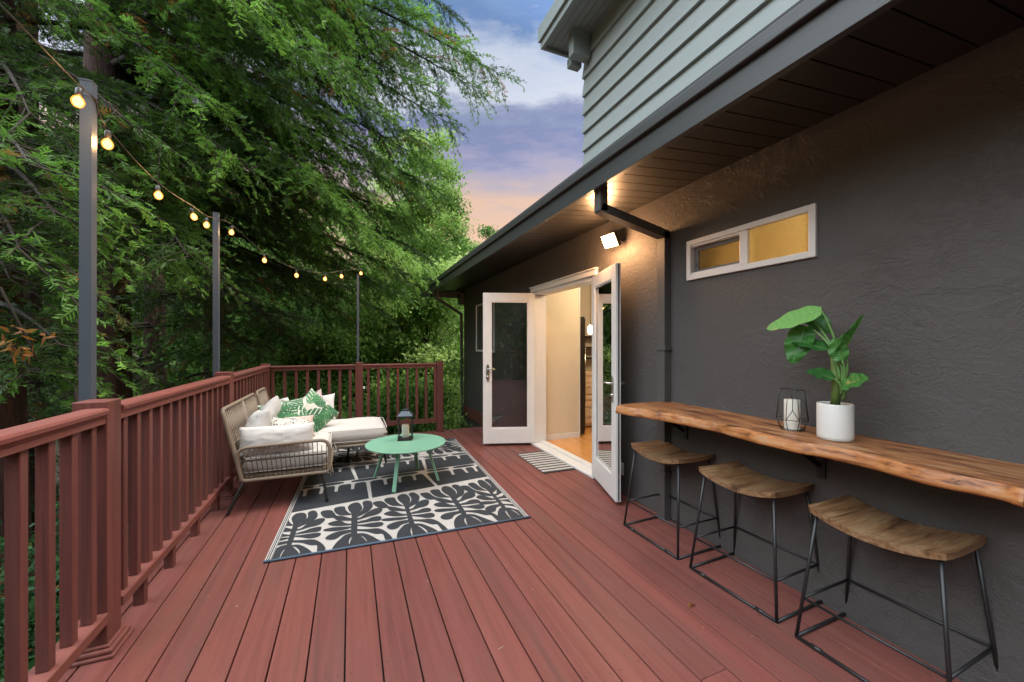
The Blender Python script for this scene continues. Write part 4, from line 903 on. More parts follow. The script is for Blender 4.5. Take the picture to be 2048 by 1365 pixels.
def backrest(y0, y1, strut=None):
    B0 = lambda z: -.80 - (z - .28) * .235
    loop = rounded([(B0(.27), y0, .27), (B0(.27), y1, .27), (B0(.83), y1, .83), (B0(.83), y0, .83)], .05); mb = MB(); mb.tube(loop, .0150, 10, closed=True)
    mb.tube([(B0(.55), y0, .55), (B0(.55), y1, .55)], .008, 6)
    if strut: mb.tube([(B0(.28), strut, .28), (B0(.82), strut, .82)], .016, 8)
    bo = part(mb, 'backrest', M['rattan'], sofa)
    mb = MB(); n = int((y1 - y0) / .021)
    for i in range(1, n):
        y = y0 + (y1 - y0) * i / n; dy = .035 if i % 2 else -.035
        ya, yb = min(max(y - dy, y0 + .012), y1 - .012), min(max(y + dy, y0 + .012), y1 - .012)
        mb.tube([(B0(.285), ya, .285), (B0(.55), y, .55), (B0(.822), yb, .822)], .0042, 5)
    part(mb, 'wicker_strands', M['rattan'], bo)
backrest(3.71, 4.80, 4.30); backrest(4.93, 5.36)
mb = MB()
mb.tube([(SX1, SY0, .262), (SX1, 4.50, .262)], .016, 8); mb.tube([(SX1, 4.50, .262), (.355, 4.50, .262)], .016, 8); mb.tube([(.355, 4.50, .262), (.355, 5.12, .262)], .016, 8); mb.tube([(.355, 5.12, .262), (-.8, 5.12, .262)], .016, 8)
mb.tube([(SX0, SY0, .262), (SX0, SY1, .262)], .016, 8); mb.tube([(SX0, SY1, .262), (SX1, SY1, .262)], .016, 8)
mb.tube([(SX1 + .01, 4.51, .292), (.365, 4.51, .292)], .011, 8); mb.box((SX0 + .01, SY0 + .02, .268), (SX1 - .01, SY1 - .02, .285)); mb.box((SX1 - .01, 4.51, .268), (.35, 5.11, .285)); part(mb, 'seat_frame', M['rattan'], sofa)
def leg(top, foot):
    top, foot = Vector(top), Vector(foot); mb = MB(); mb.tube(curve([top + Vector((.16 if foot.x < top.x else -.16, 0, 0)), top, foot], 8), .0125, 10); part(mb, 'leg', M['black'], sofa)
leg((-.775, 3.72, .238), (-.883, 3.668, .0125)); leg((-.235, 3.72, .238), (-.180, 3.668, .0125)); leg((-.775, 5.25, .238), (-.87, 5.32, .0125))
leg((.02, 4.90, .238), (-.03, 4.93, .0165)); leg((.31, 4.60, .238), (.375, 4.60, .0165)); leg((.31, 5.05, .238), (.37, 5.10, .0165))
wm = MB()
for x in (.03, .10, .17, .24): wm.tube([(x, 4.52, .25), (x, 4.56, .17), (x + .02, 5.0, .17), (x + .02, 5.08, .25)], .003, 5)
wm.tube([(-.1, 4.62, .18), (.33, 4.62, .18)], .003, 5); part(wm, 'support_wires', M['black'], sofa)
def cushion(name, c, sx, sy, sz_, rotm=None, mat=None, parent=None, p=4, n=26, puff=.55, pinch=.0, seed=0, flat=False):
    """box-like or pillow-like stuffed shape, closed surface"""
    vs = []; fs = []; N = n
    for side_ in (1, -1):
        for i in range(N + 1):
            for j in range(N + 1):
                u = -1 + 2 * i / N; v = -1 + 2 * j / N
                e = (max(0, 1 - abs(u) ** p) * max(0, 1 - abs(v) ** p)) ** puff
                k = 1 - pinch * (1 - abs(v) ** 2) * abs(u) ** 3; k2 = 1 - pinch * (1 - abs(u) ** 2) * abs(v) ** 3
                wv = .035 * noise.noise(Vector((u * 2.2 + seed, v * 2.2, side_ * 3 + seed * 7))) + .02 * noise.noise(Vector((u * 5 + seed, v * 5, seed)))
                vs.append((u * sx / 2 * k, v * sy / 2 * k2, side_ * sz_ / 2 * e * (1 + wv * 3)))
    A = (N + 1) ** 2
    for i in range(N):
        for j in range(N):
            a = i * (N + 1) + j; fs.append((a, a + N + 1, a + N + 2, a + 1)); fs.append((A + a, A + a + 1, A + a + N + 2, A + a + N + 1))
    mb = MB(); mb.add(vs, fs, 0, True)
    bd = [(u * sx / 2, -sy / 2) for u in (-1, 1)]
    T = Matrix.Translation(Vector(c)) @ (rotm or Matrix.Identity(4)); mb.xform(T)
    if parent: o = part(mb, name, mat, parent)
    else: o = mb.build(name, mat)
    md = o.modifiers.new('w', 'WELD'); md.merge_threshold = .0004
    return o
sc1 = cushion('seat_cushion', (-.485, 4.12, .366), .63, .80, .165, None, M['cushion'], sofa, p=9, puff=.30, seed=1)
sc2 = cushion('seat_cushion', (-.215, 4.825, .368), 1.20, .665, .17, None, M['cushion'], sofa, p=12, puff=.30, seed=2)
def piping(x0, y0, x1, y1, z, par):
    mb = MB(); mb.tube(rounded([(x0, y0, z), (x1, y0, z), (x1, y1, z), (x0, y1, z)], .05, 6), .0045, 6, closed=True); part(mb, 'piping', M['cushion'], par)
for (x0, y0, x1, y1), zt_, zb_, par in (((-.795, 3.727, -.175, 4.512), .437, .302, sc1), ((-.808, 4.500, .378, 5.150), .440, .300, sc2)):
    piping(x0, y0, x1, y1, zt_ - .012, par); piping(x0, y0, x1, y1, zb_ + .008, par)
tm = MB()
for x, y in ((-.165, 3.80), (.37, 4.53), (-.15, 4.46)): tm.tube(curve([(x, y, .31), (x + .012, y - .008, .25), (x + .004, y - .01, .19)], 5), .0028, 5); tm.tube(curve([(x, y, .31), (x + .02, y + .006, .26), (x + .026, y, .21)], 5), .0028, 5)
part(tm, 'tie_cord', M['cushion'], sofa)
Rx, Ry, Rz = [lambda a, ax=ax: Matrix.Rotation(R(a), 4, ax) for ax in 'XYZ']
def pil(lab, c, sx, sy, sz_, rot, mat, seed, pinch=.10, name='throw_pillow'):
    o = cushion(name, c, sx, sy, sz_, rot, mat, None, p=2.6, puff=.5, pinch=pinch, seed=seed, n=30); return tag(o, lab, 'pillow', 'pillows piled on the sofa')
pil('long white bolster pillow standing against the near rattan arm', (-.565, 3.80, .545), .56, .24, .15, Rx(82) @ Rz(0), M['pillow'], 3, .05)
pil('plain white pillow leaning on the near end of the sofa back, behind the bolster', (-.76, 4.02, .60), .36, .34, .16, Rz(20) @ Ry(-68) @ Rz(8), M['pillow'], 4)
pil('white pillow at the middle of the sofa back, between two others', (-.74, 4.42, .62), .38, .38, .16, Rz(-6) @ Ry(-66) @ Rz(30), M['pillow'], 5)
pil('white pillow at the far end of the sofa back', (-.72, 4.86, .60), .36, .36, .15, Rz(0) @ Ry(-64) @ Rz(5), M['pillow'], 6)
pil('cream pillow with black dots leaning behind the bolster', (-.52, 4.02, .555), .34, .26, .13, Rz(12) @ Rx(66) @ Rz(-12), M['dots'], 7)
pil('upright white pillow at the far right of the pile on the chaise', (-.33, 5.17, .585), .34, .32, .13, Rz(-6) @ Rx(76) @ Rz(4), M['pillow'], 8)
pil('pink and burgundy spotted pillow tilted against the upright white one', (-.42, 5.00, .605), .36, .36, .13, Rz(-14) @ Rx(70) @ Rz(24), M['leopard'], 9)
pil('second spotted pillow lying flat behind the palm-leaf ones', (-.62, 4.95, .57), .34, .30, .12, Rz(10) @ Rx(60) @ Rz(0), M['leopard'], 10)
def palm_pillow(lab, c, sx, sy, sz_, rot, seed):
    """pillow whose printed monstera leaves are faces of its own surface"""
    rnd = random.Random(seed); leaves = []
    for _ in range(12): leaves.append((rnd.uniform(-1, 1), rnd.uniform(-1, 1), rnd.uniform(0, 6.28), rnd.uniform(.42, .66), rnd.random() < .3))
    o = cushion('throw_pillow', (0, 0, 0), sx, sy, sz_, None, M['palmwhite'], None, p=2.6, puff=.5, pinch=.10, seed=seed, n=96)
    me = o.data; me.materials.append(M['palm']); me.materials.append(M['palm2'])
    for f in me.polygons:
        u, v = f.center.x / (sx / 2), f.center.y / (sy / 2)
        for lx, ly_, la, ls, lt in leaves:
            dx, dy = u - lx, v - ly_; c_, s_ = math.cos(la), math.sin(la); a = (dx * c_ + dy * s_) / ls; b_ = (-dx * s_ + dy * c_) / ls
            if abs(a) < 1:
                wdt = .62 * (1 - a * a) ** .6 * (1 - .25 * a); slit = math.sin((a * .9 + abs(b_) * .7) * 20) > .72 and abs(b_) > .13
                if abs(b_) < wdt and not slit and abs(b_) > .012: f.material_index = 2 if lt else 1; break
    me.transform(Matrix.Translation(Vector(c)) @ rot); return tag(o, lab, 'pillow', 'pillows piled on the sofa')
palm_pillow('green palm-leaf print pillow standing upright in the middle of the pile', (-.36, 4.62, .615), .40, .40, .15, Rz(28) @ Rx(66) @ Rz(38), 21)
palm_pillow('green palm-leaf print pillow lying behind the dotted one', (-.60, 4.46, .63), .42, .36, .15, Rz(14) @ Rx(48) @ Rz(8), 22)
kn = empty('knot_pillow', (-.47, 4.30, .57), label='blush pink pillow with a knotted band among the palm-leaf pillows', cat='pillow')
o_ = cushion('pillow_body', (-.45, 4.24, .555), .26, .22, .12, Rz(10) @ Rx(60), M['blush'], kn, p=2.6, puff=.5, pinch=.1, seed=12)
mb = MB(); mb.tube(curve([(-.56, 4.17, .62), (-.50, 4.14, .655), (-.45, 4.13, .645), (-.42, 4.16, .62), (-.46, 4.14, .61), (-.51, 4.13, .635)], 6), .014, 10); part(mb, 'knot', M['pillow'], kn)

# small things
o = MB(); o.add([(0, 0, .004), (.02, .012, .014), (.045, .006, .012), (.06, .018, .005), (.04, .028, .010), (.02, .034, .018), (.004, .02, .008)], [(0, 1, 6), (1, 2, 4, 5), (1, 5, 6), (2, 3, 4)]); lf = o.build('dry_leaf', M['leaf_orange']); lf.location = (1.60, 1.49, 0); lf.scale = (.75, .75, 1); set_tint(lf, [.3, .2, .4, .3]); tag(lf, 'dry curled orange leaf lying on the deck in front of the stools', 'leaf')
oc = MB(); oc.box((WX - .012, 2.85, .17), (WX - .002, 2.92, .28), 0, .003); ob = oc.build('outlet_cover', M['white']); tag(ob, 'small white outlet cover low on the stucco wall behind the right french door', 'outlet')

def debris():
    mb = MB(); rnd = random.Random(3)
    for _ in range(120):
        x, y = rnd.uniform(-.95, 2.15), rnd.uniform(.6, 6.0) if rnd.random() < .8 else rnd.uniform(1, 3)
        if -.5 < x < 1.32 and 2.7 < y < 5.5: continue
        a = rnd.uniform(0, math.pi); L_ = rnd.choice((.003, .004, .005, .006, .014)); w_ = .0012 if L_ > .01 else .0022; dx, dy = math.cos(a), math.sin(a)
        mb.add([(x - dx * L_ + dy * w_, y - dy * L_ - dx * w_, .0025), (x + dx * L_ + dy * w_, y + dy * L_ - dx * w_, .003), (x + dx * L_ - dy * w_, y + dy * L_ + dx * w_, .004), (x - dx * L_ - dy * w_, y - dy * L_ + dx * w_, .0035)], [(0, 1, 2, 3)], rnd.choice((0, 0, 1)))
    o = mb.build('debris', [simple('dry_needle', (.20, .10, .05), .8), simple('pale_crumb', (.36, .28, .22), .8)]); tag(o, 'tiny fallen needles and crumbs scattered over the deck boards', 'debris', kind='stuff')
debris()
# ================================================================== TREES
def kites(P, D, Nn, L, W, tint):
    """N leaf-shaped quads"""
    D = D / np.linalg.norm(D, axis=1, keepdims=True); S_ = np.cross(D, Nn); S_ /= np.linalg.norm(S_, axis=1, keepdims=True) + 1e-9
    L = L[:, None]; W = W[:, None]
    v = np.stack([P, P + D * L * .45 + S_ * W, P + D * L, P + D * L * .45 - S_ * W], 1)
    return v.reshape(-1, 3), tint
def quads_object(name, verts, tints, mat, parent):
    n = len(verts) // 4; me = bpy.data.meshes.new(name); me.vertices.add(len(verts)); me.vertices.foreach_set('co', verts.astype(np.float32).ravel())
    me.loops.add(n * 4); me.loops.foreach_set('vertex_index', np.arange(n * 4, dtype=np.int32)); me.polygons.add(n); me.polygons.foreach_set('loop_start', np.arange(0, n * 4, 4, dtype=np.int32))
    me.materials.append(mat); a = me.attributes.new('tint', 'FLOAT', 'FACE'); a.data.foreach_set('value', tints.astype(np.float32)); me.update(calc_edges=True)
    o = bpy.data.objects.new(name, me); col.objects.link(o)
    if parent: o.parent = parent
    return o
def unit(a): return a / (np.linalg.norm(a, axis=-1, keepdims=True) + 1e-9)
UP = np.array([0, 0, 1.0])
def frond_limb(root, tip, lift, dens, size, base_tint, acc_leaf, acc_tw, brown=.04, droop=.35, spread=1.0):
    root, tip = np.array(root, float), np.array(tip, float); L = np.linalg.norm(tip - root)
    def pt(t):
        t = np.asarray(t)[:, None]; return root + (tip - root) * t + UP * (lift * 4 * t * (1 - t))
    ts = np.linspace(0, 1, 12); acc_tw.append((pt(ts), np.linspace(.012 * L + .008, .004, 12)))
    nb = max(6, int(L * dens)); t = .10 + .90 * np.linspace(0, 1, nb) ** .85 + rng.uniform(-.01, .01, nb); t = np.clip(t, 0, 1)
    p = pt(t); tan = unit(pt(np.clip(t + .02, 0, 1.02)) - pt(t - .02)); side_ = unit(np.cross(tan, UP)); sg_ = np.where(np.arange(nb) % 2 == 0, 1, -1)[:, None]
    bl = size * (.35 + .65 * np.sin(np.pi * np.clip(.25 + .7 * (1 - t), 0, 1))) * rng.uniform(.7, 1.2, nb) * spread
    a = rng.uniform(.5, 1.15, nb)[:, None]; dirb = unit(tan * np.cos(a) + side_ * sg_ * np.sin(a) + UP * rng.uniform(-.45, .30, (nb, 1)) + rng.normal(0, .12, (nb, 3)))
    V = []; T = []
    ns = np.maximum(3, (bl / .040).astype(int)); idx = np.repeat(np.arange(nb), ns)
    s = np.concatenate([np.linspace(.08, 1, k) for k in ns]); M_ = len(idx)
    sp = p[idx] + dirb[idx] * (bl[idx] * s)[:, None] - UP * (droop * bl[idx] * s ** 2)[:, None]
    bd = unit(dirb[idx] - UP * (2 * droop * s)[:, None] * .8)
    ss_ = np.where(np.arange(M_) % 2 == 0, 1, -1)[:, None]; bs = unit(np.cross(bd, UP)); aa = rng.uniform(.35, 1.0, M_)[:, None]
    sd2 = unit(bd * np.cos(aa) + bs * ss_ * np.sin(aa) + rng.normal(0, .34, (M_, 3)) - UP * rng.uniform(-.1, .5, (M_, 1)))
    sl_ = rng.uniform(.065, .155, M_) * (1.15 - .5 * s) * (size / .8) ** .3
    sn = unit(UP + rng.normal(0, .5, (M_, 3))); sside = unit(np.cross(sd2, sn))
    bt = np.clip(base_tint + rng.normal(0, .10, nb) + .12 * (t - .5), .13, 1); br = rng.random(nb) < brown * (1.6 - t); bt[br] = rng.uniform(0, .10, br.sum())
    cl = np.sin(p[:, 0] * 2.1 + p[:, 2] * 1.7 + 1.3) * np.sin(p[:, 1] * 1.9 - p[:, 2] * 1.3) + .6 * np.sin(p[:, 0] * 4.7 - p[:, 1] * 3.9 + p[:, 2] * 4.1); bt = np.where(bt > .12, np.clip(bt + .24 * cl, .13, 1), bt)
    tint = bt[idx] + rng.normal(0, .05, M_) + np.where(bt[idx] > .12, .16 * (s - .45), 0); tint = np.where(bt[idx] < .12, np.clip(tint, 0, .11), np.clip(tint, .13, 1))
    nt_ = 5
    for k in range(nt_):
        f = (k + .6) / nt_
        for sgn in (1, -1):
            P = sp + sd2 * (sl_ * f)[:, None]; D = unit(sd2 * .62 + sside * sgn * .78 + rng.normal(0, .18, (M_, 3))); Lk = (sl_ * .42 * (1 - .5 * f) + .010) * rng.uniform(.7, 1.3, M_); W = rng.uniform(.0045, .0075, M_)
            v, q = kites(P, D, sn, Lk, W, tint); V.append(v); T.append(q)
    v, q = kites(sp, sd2, sn, sl_ * 1.05, np.full(M_, .006), tint); V.append(v); T.append(q)
    acc_leaf.append((np.concatenate(V), np.concatenate(T)))
    for i in range(0, nb, 1): acc_tw.append((np.array([p[i], p[i] + dirb[i] * bl[i] * .5 - UP * droop * bl[i] * .25, p[i] + dirb[i] * bl[i] - UP * droop * bl[i]]), np.array([.006, .004, .002])))
def twig_object(name, tw, mat, parent, sides=4):
    V = []; F = []; base = 0
    for pts, rr in tw:
        N = len(pts); t = unit(np.gradient(pts, axis=0)); a = unit(np.cross(t, np.array([.3, .2, 1.0]))); b_ = np.cross(t, a); an = np.arange(sides) * 2 * np.pi / sides
        ring = pts[:, None, :] + rr[:, None, None] * (a[:, None, :] * np.cos(an)[None, :, None] + b_[:, None, :] * np.sin(an)[None, :, None]); V.append(ring.reshape(-1, 3))
        i = np.arange(N - 1)[:, None] * sides; k = np.arange(sides)[None, :]; k2 = (k + 1) % sides
        F.append(np.stack([i + k, i + k2, i + sides + k2, i + sides + k], -1).reshape(-1, 4) + base); base += N * sides
    V = np.concatenate(V); F = np.concatenate(F); n = len(F); me = bpy.data.meshes.new(name); me.vertices.add(len(V)); me.vertices.foreach_set('co', V.astype(np.float32).ravel())
    me.loops.add(n * 4); me.loops.foreach_set('vertex_index', F.astype(np.int32).ravel()); me.polygons.add(n); me.polygons.foreach_set('loop_start', np.arange(0, n * 4, 4, dtype=np.int32)); me.materials.append(mat); me.update(calc_edges=True)
    o = bpy.data.objects.new(name, me); col.objects.link(o); o.parent = parent; return o
def trunk(x, y, r0, h, parent, z0=-3.6, lean=(0, 0), mat=None):
    mb = MB(); n = 22; seg = 26; vs = []
    for j in range(seg + 1):
        t = j / seg; z = z0 + (h - z0) * t; r_ = r0 * (1 - .75 * t) + r0 * .5 * math.exp(-t * 22)
        for k in range(n):
            a = 2 * math.pi * k / n; rr = r_ * (1 + .10 * noise.noise(Vector((math.cos(a) * 2.5, math.sin(a) * 2.5, z * .25 + x))) + .05 * math.sin(a * 7 + z * .3)); vs.append((x + lean[0] * t + rr * math.cos(a), y + lean[1] * t + rr * math.sin(a), z))
    mb.add(vs, [(j * n + k, j * n + (k + 1) % n, (j + 1) * n + (k + 1) % n, (j + 1) * n + k) for j in range(seg) for k in range(n)], 0, True)
    o = mb.build('trunk', mat or M['bark'], parent); return o
def sky_limit(y):
    """how far right (photo px) the redwood boughs reach at a given height"""
    ks = [(-400, 1150), (0, 915), (70, 860), (110, 960), (160, 985), (215, 900), (260, 850), (320, 860), (420, 890), (540, 870), (600, 810), (650, 690), (720, 560), (900, 480)]
    for (a, va), (b_, vb) in zip(ks[:-1], ks[1:]):
        if a <= y <= b_: return va + (vb - va) * (y - a) / (b_ - a)
    return 1150 if y < 0 else 480
def redwood(x, y, r0, h, label, limbs, nrand, zr, lr, az, dens, size, tint, mat, group='redwoods beyond the railing', near=0, brown=.04, lean=(0, 0), fall=(.1, .45)):
    root = empty('redwood_tree', (0, 0, 0), label=label, cat='tree', group=group); trunk(x, y, r0, h, root, lean=lean)
    leaf_, tw = [], []
    for tip, rz_, lift in limbs: frond_limb((x, y, rz_), tip, lift, dens, size, tint, leaf_, tw, brown)
    made = 0; tries = 0
    while made < nrand and tries < nrand * 12:
        tries += 1; z = rng.uniform(*zr); a = R(rng.uniform(*az)); L = rng.uniform(*lr); dz = -L * rng.uniform(*fall)
        tip = (x + L * math.cos(a), y + L * math.sin(a), z + dz)
        px_, py_ = topx(tip); dcam = math.hypot(tip[0], tip[1])
        if dcam < near or (px_ > sky_limit(py_) and py_ < 800) or (-1.35 < tip[0] < 2.6 and -1.5 < tip[1] < 6.4 and tip[2] < 3.2): continue
        mid_ = ((x + tip[0]) / 2, (y + tip[1]) / 2, (z + tip[2]) / 2); 
        if topx(mid_)[0] > sky_limit(topx(mid_)[1]): continue
        frond_limb((x, y, z), tip, L * rng.uniform(.03, .10), dens, size * rng.uniform(.8, 1.15), tint + rng.normal(0, .08), leaf_, tw, brown); made += 1
    v = np.concatenate([a for a, _ in leaf_]); t = np.concatenate([b_ for _, b_ in leaf_]); quads_object('crown', v, t, mat, root); twig_object('branches', tw, M['twig'], root); return len(t)
def T(px_, py_, Y): return tuple(aty(px_, py_, Y))
cnt = 0
limbsA = [(T(905, 30, 8.6), 9.6, .3), (T(1000, 150, 8.2), 8.3, .2), (T(960, 185, 8.4), 7.8, .3), (T(900, 250, 8.6), 7.0, .3), (T(870, 190, 7.6), 7.4, .2), (T(860, 330, 8.0), 6.2, .3), (T(830, 20, 8.0), 9.4, .3), (T(780, 90, 7.4), 8.6, .3),
          (T(845, 400, 7.6), 5.2, .3), (T(870, 470, 8.0), 4.6, .3), (T(780, 330, 7.0), 6.0, .3), (T(690, 250, 6.6), 6.0, .3), (T(720, 420, 6.8), 4.8, .3), (T(840, 560, 7.8), 3.7, .25), (T(600, 330, 6.2), 5.2, .3), (T(740, 150, 6.8), 7.2, .3), (T(560, 220, 6.0), 5.8, .3), (T(760, 620, 8.2), 3.1, .25),
          (T(640, 480, 7.0), 3.9, .2), (T(520, 560, 7.2), 3.3, .2), (T(820, 270, 7.2), 6.6, .3), (T(680, 60, 7.0), 8.2, .3), (T(600, 120, 6.2), 7.0, .3), (T(640, 380, 6.2), 4.9, .2),
          (T(880, 385, 8.6), 5.6, .3), (T(815, 450, 8.2), 4.9, .3), (T(770, 480, 7.6), 4.5, .3), (T(850, 510, 8.6), 4.2, .3), (T(700, 330, 7.4), 5.7, .3), (T(745, 385, 7.2), 5.3, .3), (T(800, 590, 9.0), 3.5, .2), (T(690, 520, 7.8), 3.9, .25), (T(610, 440, 7.0), 4.4, .25), (T(850, 290, 8.2), 6.7, .3), (T(590, 290, 7.0), 5.8, .3), (T(820, 130, 8.0), 8.2, .3), (T(940, 110, 8.8), 8.9, .3), (T(730, 555, 8.4), 3.6, .2), (T(540, 400, 6.8), 4.6, .2), (T(660, 580, 8.6), 3.4, .2)]
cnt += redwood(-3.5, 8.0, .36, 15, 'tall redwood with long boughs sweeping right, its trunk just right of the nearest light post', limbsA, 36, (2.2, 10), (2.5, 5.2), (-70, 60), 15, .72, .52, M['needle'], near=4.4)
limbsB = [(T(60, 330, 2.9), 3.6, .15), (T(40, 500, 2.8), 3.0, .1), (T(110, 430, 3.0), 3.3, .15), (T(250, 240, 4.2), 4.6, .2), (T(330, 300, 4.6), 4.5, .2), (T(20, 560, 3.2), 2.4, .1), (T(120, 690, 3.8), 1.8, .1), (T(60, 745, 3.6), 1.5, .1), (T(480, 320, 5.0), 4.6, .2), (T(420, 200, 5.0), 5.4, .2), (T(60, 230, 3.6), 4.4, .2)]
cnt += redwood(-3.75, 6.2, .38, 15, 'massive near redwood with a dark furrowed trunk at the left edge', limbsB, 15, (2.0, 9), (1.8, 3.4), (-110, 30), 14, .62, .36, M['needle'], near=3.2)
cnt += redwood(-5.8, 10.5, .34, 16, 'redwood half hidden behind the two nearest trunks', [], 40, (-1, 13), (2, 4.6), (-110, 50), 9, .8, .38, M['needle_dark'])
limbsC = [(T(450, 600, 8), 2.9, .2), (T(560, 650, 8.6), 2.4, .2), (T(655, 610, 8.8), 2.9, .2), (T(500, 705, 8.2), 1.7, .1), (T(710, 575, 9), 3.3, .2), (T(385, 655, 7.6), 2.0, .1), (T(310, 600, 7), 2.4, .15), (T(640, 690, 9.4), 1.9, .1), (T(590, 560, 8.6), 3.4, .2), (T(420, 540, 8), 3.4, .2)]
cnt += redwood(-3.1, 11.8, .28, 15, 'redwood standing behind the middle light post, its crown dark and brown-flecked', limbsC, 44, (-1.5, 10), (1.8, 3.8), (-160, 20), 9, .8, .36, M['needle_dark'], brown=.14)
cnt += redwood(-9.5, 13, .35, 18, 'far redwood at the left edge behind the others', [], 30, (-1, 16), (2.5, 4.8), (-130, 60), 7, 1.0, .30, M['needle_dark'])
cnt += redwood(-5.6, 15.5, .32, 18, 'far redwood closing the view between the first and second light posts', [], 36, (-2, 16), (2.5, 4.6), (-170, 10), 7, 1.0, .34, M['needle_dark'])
print('needles', cnt)
def leafy(name, label, cat, c, rad, nclump, nleaf, lsz, mat, tr=None, group=None, bias=0.5, cs=.35, parent=None, tmean=.5):
    root = empty(name, (0, 0, 0), label=label, cat=cat, group=group)
    if tr:
        (tx, ty), r0, h_ = tr; z0 = ground_h(tx, ty) - .3; tw = []
        pts = np.array([(tx, ty, z0), (tx + (c[0] - tx) * .2, ty + (c[1] - ty) * .2, z0 + (c[2] - z0) * .4), (c[0], c[1], c[2])]); ts = np.linspace(0, 1, 9)[:, None]
        cur = (1 - ts) ** 2 * pts[0] + 2 * ts * (1 - ts) * pts[1] + ts ** 2 * pts[2]; twig_object('trunk', [(cur, np.linspace(r0, r0 * .4, 9))], M['bark'], root, 10)
    d = unit(rng.normal(size=(nclump, 3))); rr = rng.random(nclump) ** .42; cc = np.array(c) + d * rr[:, None] * np.array(rad) * (1 + .22 * np.sin(d[:, :1] * 5 + d[:, 2:] * 7))
    ok = np.array([not (p[2] > .4 * 0 + .0 and -1.3 < p[0] < 2.9 and p[1] < 6.9) for p in cc]); cc = cc[ok]; nclump = len(cc)
    if tr:
        tw = []
        for i in range(0, nclump, 2):
            a_ = np.array(c) + (cc[i] - np.array(c)) * .1 - UP * rad[2] * .35; m_ = (a_ + cc[i]) / 2 + UP * .1 * rad[2]; tt = np.linspace(0, 1, 6)[:, None]; tw.append(((1 - tt) ** 2 * a_ + 2 * tt * (1 - tt) * m_ + tt ** 2 * cc[i], np.linspace(.03, .006, 6)))
        twig_object('branches', tw, M['twig'], root)
    idx = rng.integers(0, nclump, nleaf); off = rng.normal(0, 1, (nleaf, 3)) * cs * np.array([1, 1, .6]); P = cc[idx] + off
    D = unit(rng.normal(0, 1, (nleaf, 3)) + np.array([0, 0, -.5]) + unit(off) * .6); Nn = unit(UP * .9 + rng.normal(0, .6, (nleaf, 3)))
    tc_ = np.clip(tmean + rng.normal(0, .24, nclump), 0, 1); t = np.clip(tc_[idx] + rng.normal(0, .13, nleaf), 0, 1)
    L = lsz * rng.uniform(.6, 1.3, nleaf); keep = ~((P[:, 0] > -1.25) & (P[:, 0] < 2.6) & (P[:, 1] < 6.35) & (P[:, 2] > -.4)) & ~((P[:, 0] > 1.3) & (P[:, 1] < 8.6) & (P[:, 2] > 0) & (P[:, 0] < 2.0) & False) & ~((P[:, 0] > 2.2) & (P[:, 1] < 8.6))
    v, q = kites(P[keep], D[keep], Nn[keep], L[keep], L[keep] * .26, t[keep]); quads_object('crown' if cat == 'tree' else 'foliage', v, q, mat, root); return root
cnt += redwood(-3.2, -7.5, .3, 14, 'redwood behind the viewer, seen only as a dark reflection in the door glass', [], 26, (-1, 5), (2.5, 4.6), (0, 360), 6, 1.1, .40, M['needle_dark'])
DG = 'broadleaf trees beyond the far railing'
leafy('broadleaf_tree', 'pale green leafy tree filling the gap between the far railing and the house', 'tree', (1.9, 11.0, 1.6), (1.9, 1.8, 2.7), 75, 40000, .125, M['leaf_light'], ((1.2, 10.2), .13, 2), DG, cs=.25)
leafy('broadleaf_tree', 'tall pale tree whose feathery top stands against the sky left of the roof', 'tree', (2.3, 14.5, 5.0), (1.75, 2.0, 3.9), 90, 48000, .125, M['leaf_light'], ((1.4, 14.0), .16, 3), DG, cs=.25, tmean=.5)
leafy('broadleaf_tree', 'bright green leafy tree behind the far railing right of the thin light post', 'tree', (.2, 10.8, .6), (1.7, 1.6, 2.4), 65, 34000, .12, M['leaf_mid'], ((.1, 10.5), .11, 2), DG, cs=.24)
leafy('broadleaf_tree', 'mid green tree in the shade behind the sofa back', 'tree', (-1.9, 10.0, -.3), (1.6, 1.5, 2.0), 50, 22000, .11, M['leaf_mid'], ((-1.9, 9.9), .10, 1), DG, cs=.25)
leafy('broadleaf_tree', 'distant grey-green tree whose top just clears the eave', 'tree', (6.3, 21, 4.9), (2.2, 2.5, 2.6), 70, 30000, .15, M['leaf_mid'], ((6.0, 21), .2, 3), DG, cs=.25)
leafy('broadleaf_tree', 'distant tree closing the view low beside the far corner of the house', 'tree', (3.2, 19, 1.0), (3.6, 2.5, 4.4), 110, 50000, .14, M['leaf_light'], ((3, 19), .2, 2), DG, cs=.55)
leafy('broadleaf_tree', 'distant wide tree behind the thin light post', 'tree', (-1.5, 19, 2.5), (3.4, 2.5, 5.0), 120, 46000, .15, M['leaf_mid'], ((-1.5, 19), .22, 3), DG, cs=.6)
SGp = 'shrubs below the deck'
leafy('shrub', 'leafy pale shrub just outside the far railing end post', 'shrub', (1.9, 8.3, -1.1), (1.0, .9, 1.7), 60, 19000, .085, M['leaf_light'], None, SGp, cs=.22)
leafy('shrub', 'leafy shrub seen through the right half of the far railing', 'shrub', (.75, 8.2, -.9), (1.0, .8, 1.7), 60, 19000, .085, M['leaf_mid'], None, SGp, cs=.22)
leafy('shrub', 'dark shrub seen through the left half of the far railing', 'shrub', (-.8, 8.4, -1.0), (1.1, .8, 1.6), 60, 19000, .08, M['leaf_mid'], None, SGp, cs=.24, tmean=.3)
leafy('shrub', 'dark ferny shrub below the left railing near its first post', 'shrub', (-2.3, 2.2, -1.2), (.8, 1.6, 1.1), 40, 22000, .07, M['leaf_dark'], None, SGp, cs=.22)
leafy('shrub', 'dark shrub below the left railing level with the sofa', 'shrub', (-2.6, 5.0, -1.3), (.9, 1.5, 1.1), 40, 20000, .07, M['leaf_dark'], None, SGp, cs=.24)
lt = empty('leaning_tree', (1.5, 8.6, -3), label='dark leaning trunk seen through the last balusters of the far railing', cat='tree')
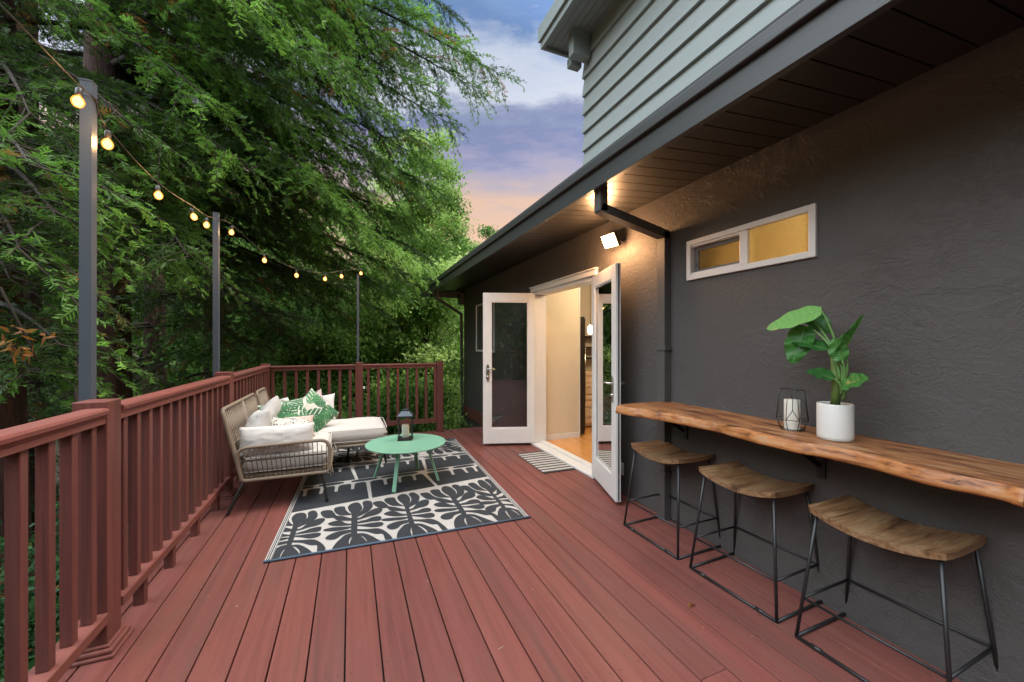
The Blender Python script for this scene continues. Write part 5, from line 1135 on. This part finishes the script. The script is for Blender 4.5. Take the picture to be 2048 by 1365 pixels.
twig_object('trunk', [(np.array([(.95, 7.3, -3.4), (1.08, 7.35, -.3), (1.22, 7.4, .45), (1.33, 7.45, 1.0), (1.5, 7.6, 1.7)]), np.array([.20, .15, .11, .08, .04]))], M['bark'], lt, 12)
# orange-leaved sprig at the left edge
sp_ = empty('orange_sprig', (0, 0, 0), label='thin hanging twig with a few orange leaves at the left edge', cat='branch')
pa, pb, pc = [np.array(T(*q)) for q in ((0, 575, 2.5), (45, 660, 2.5), (75, 720, 2.6))]; tt = np.linspace(0, 1, 8)[:, None]; twig_object('twig', [((1 - tt) ** 2 * pa + 2 * tt * (1 - tt) * pb + tt ** 2 * pc, np.linspace(.006, .003, 8))], M['twig'], sp_, 6)
cl_ = [np.array(T(*q)) for q in ((12, 655, 2.5), (30, 680, 2.5), (10, 690, 2.5), (80, 665, 2.6), (28, 705, 2.5), (60, 700, 2.6))]; ids = rng.integers(0, 6, 40); P = np.array(cl_)[ids] + rng.normal(0, .025, (40, 3)); v, q = kites(P, unit(rng.normal(0, 1, (40, 3)) - UP * .9), unit(rng.normal(0, 1, (40, 3))), rng.uniform(.035, .07, 40), rng.uniform(.006, .011, 40), rng.random(40)); quads_object('leaves', v, q, M['leaf_orange'], sp_)
# wooded slope far behind, one mass
def far_wood():
    n = 150000; a = rng.uniform(R(55), R(320), n); d = rng.uniform(26, 44, n); hgt = 13 + 3 * np.sin(a * 9) + 2.5 * np.sin(a * 23 + 1)
    hgt = np.where(a > R(215), 17.0, hgt); hgt = np.where(a < R(97), 3.6 + 1.2 * np.sin(a * 31), hgt); z = -3 + (hgt + 3) * rng.random(n) ** .8
    P = np.stack([d * np.cos(a), d * np.sin(a), z], 1); keep = P[:, 0] < 1.7 * P[:, 1] * 0 + 13; P = P[keep]; n = len(P)
    v, q = kites(P, unit(rng.normal(0, 1, (n, 3)) - UP), unit(rng.normal(0, 1, (n, 3))), rng.uniform(.5, 1.0, n), rng.uniform(.12, .3, n), np.clip(rng.normal(.45, .2, n), 0, 1)); o = quads_object('far_wood', v, q, M['leaf_mid'], None); tag(o, 'distant wooded hillside behind the trees', 'wood', kind='stuff')
far_wood()
def litter():
    n = 26000; P = np.stack([rng.uniform(-9, 4, n), rng.uniform(0, 15, n), np.zeros(n)], 1); P[:, 2] = [ground_h(x, y) + .05 for x, y in P[:, :2]]; P[:, 2] += rng.random(n) * .25
    v, q = kites(P, unit(rng.normal(0, 1, (n, 3)) + UP * .6), unit(rng.normal(0, 1, (n, 3))), rng.uniform(.08, .22, n), rng.uniform(.015, .03, n), np.clip(rng.normal(.6, .25, n), 0, 1)); o = quads_object('ground_cover', v, q, M['leaf_dark'], None); tag(o, 'ferns and leaf litter on the ground below the deck', 'ground cover', kind='stuff')
litter()
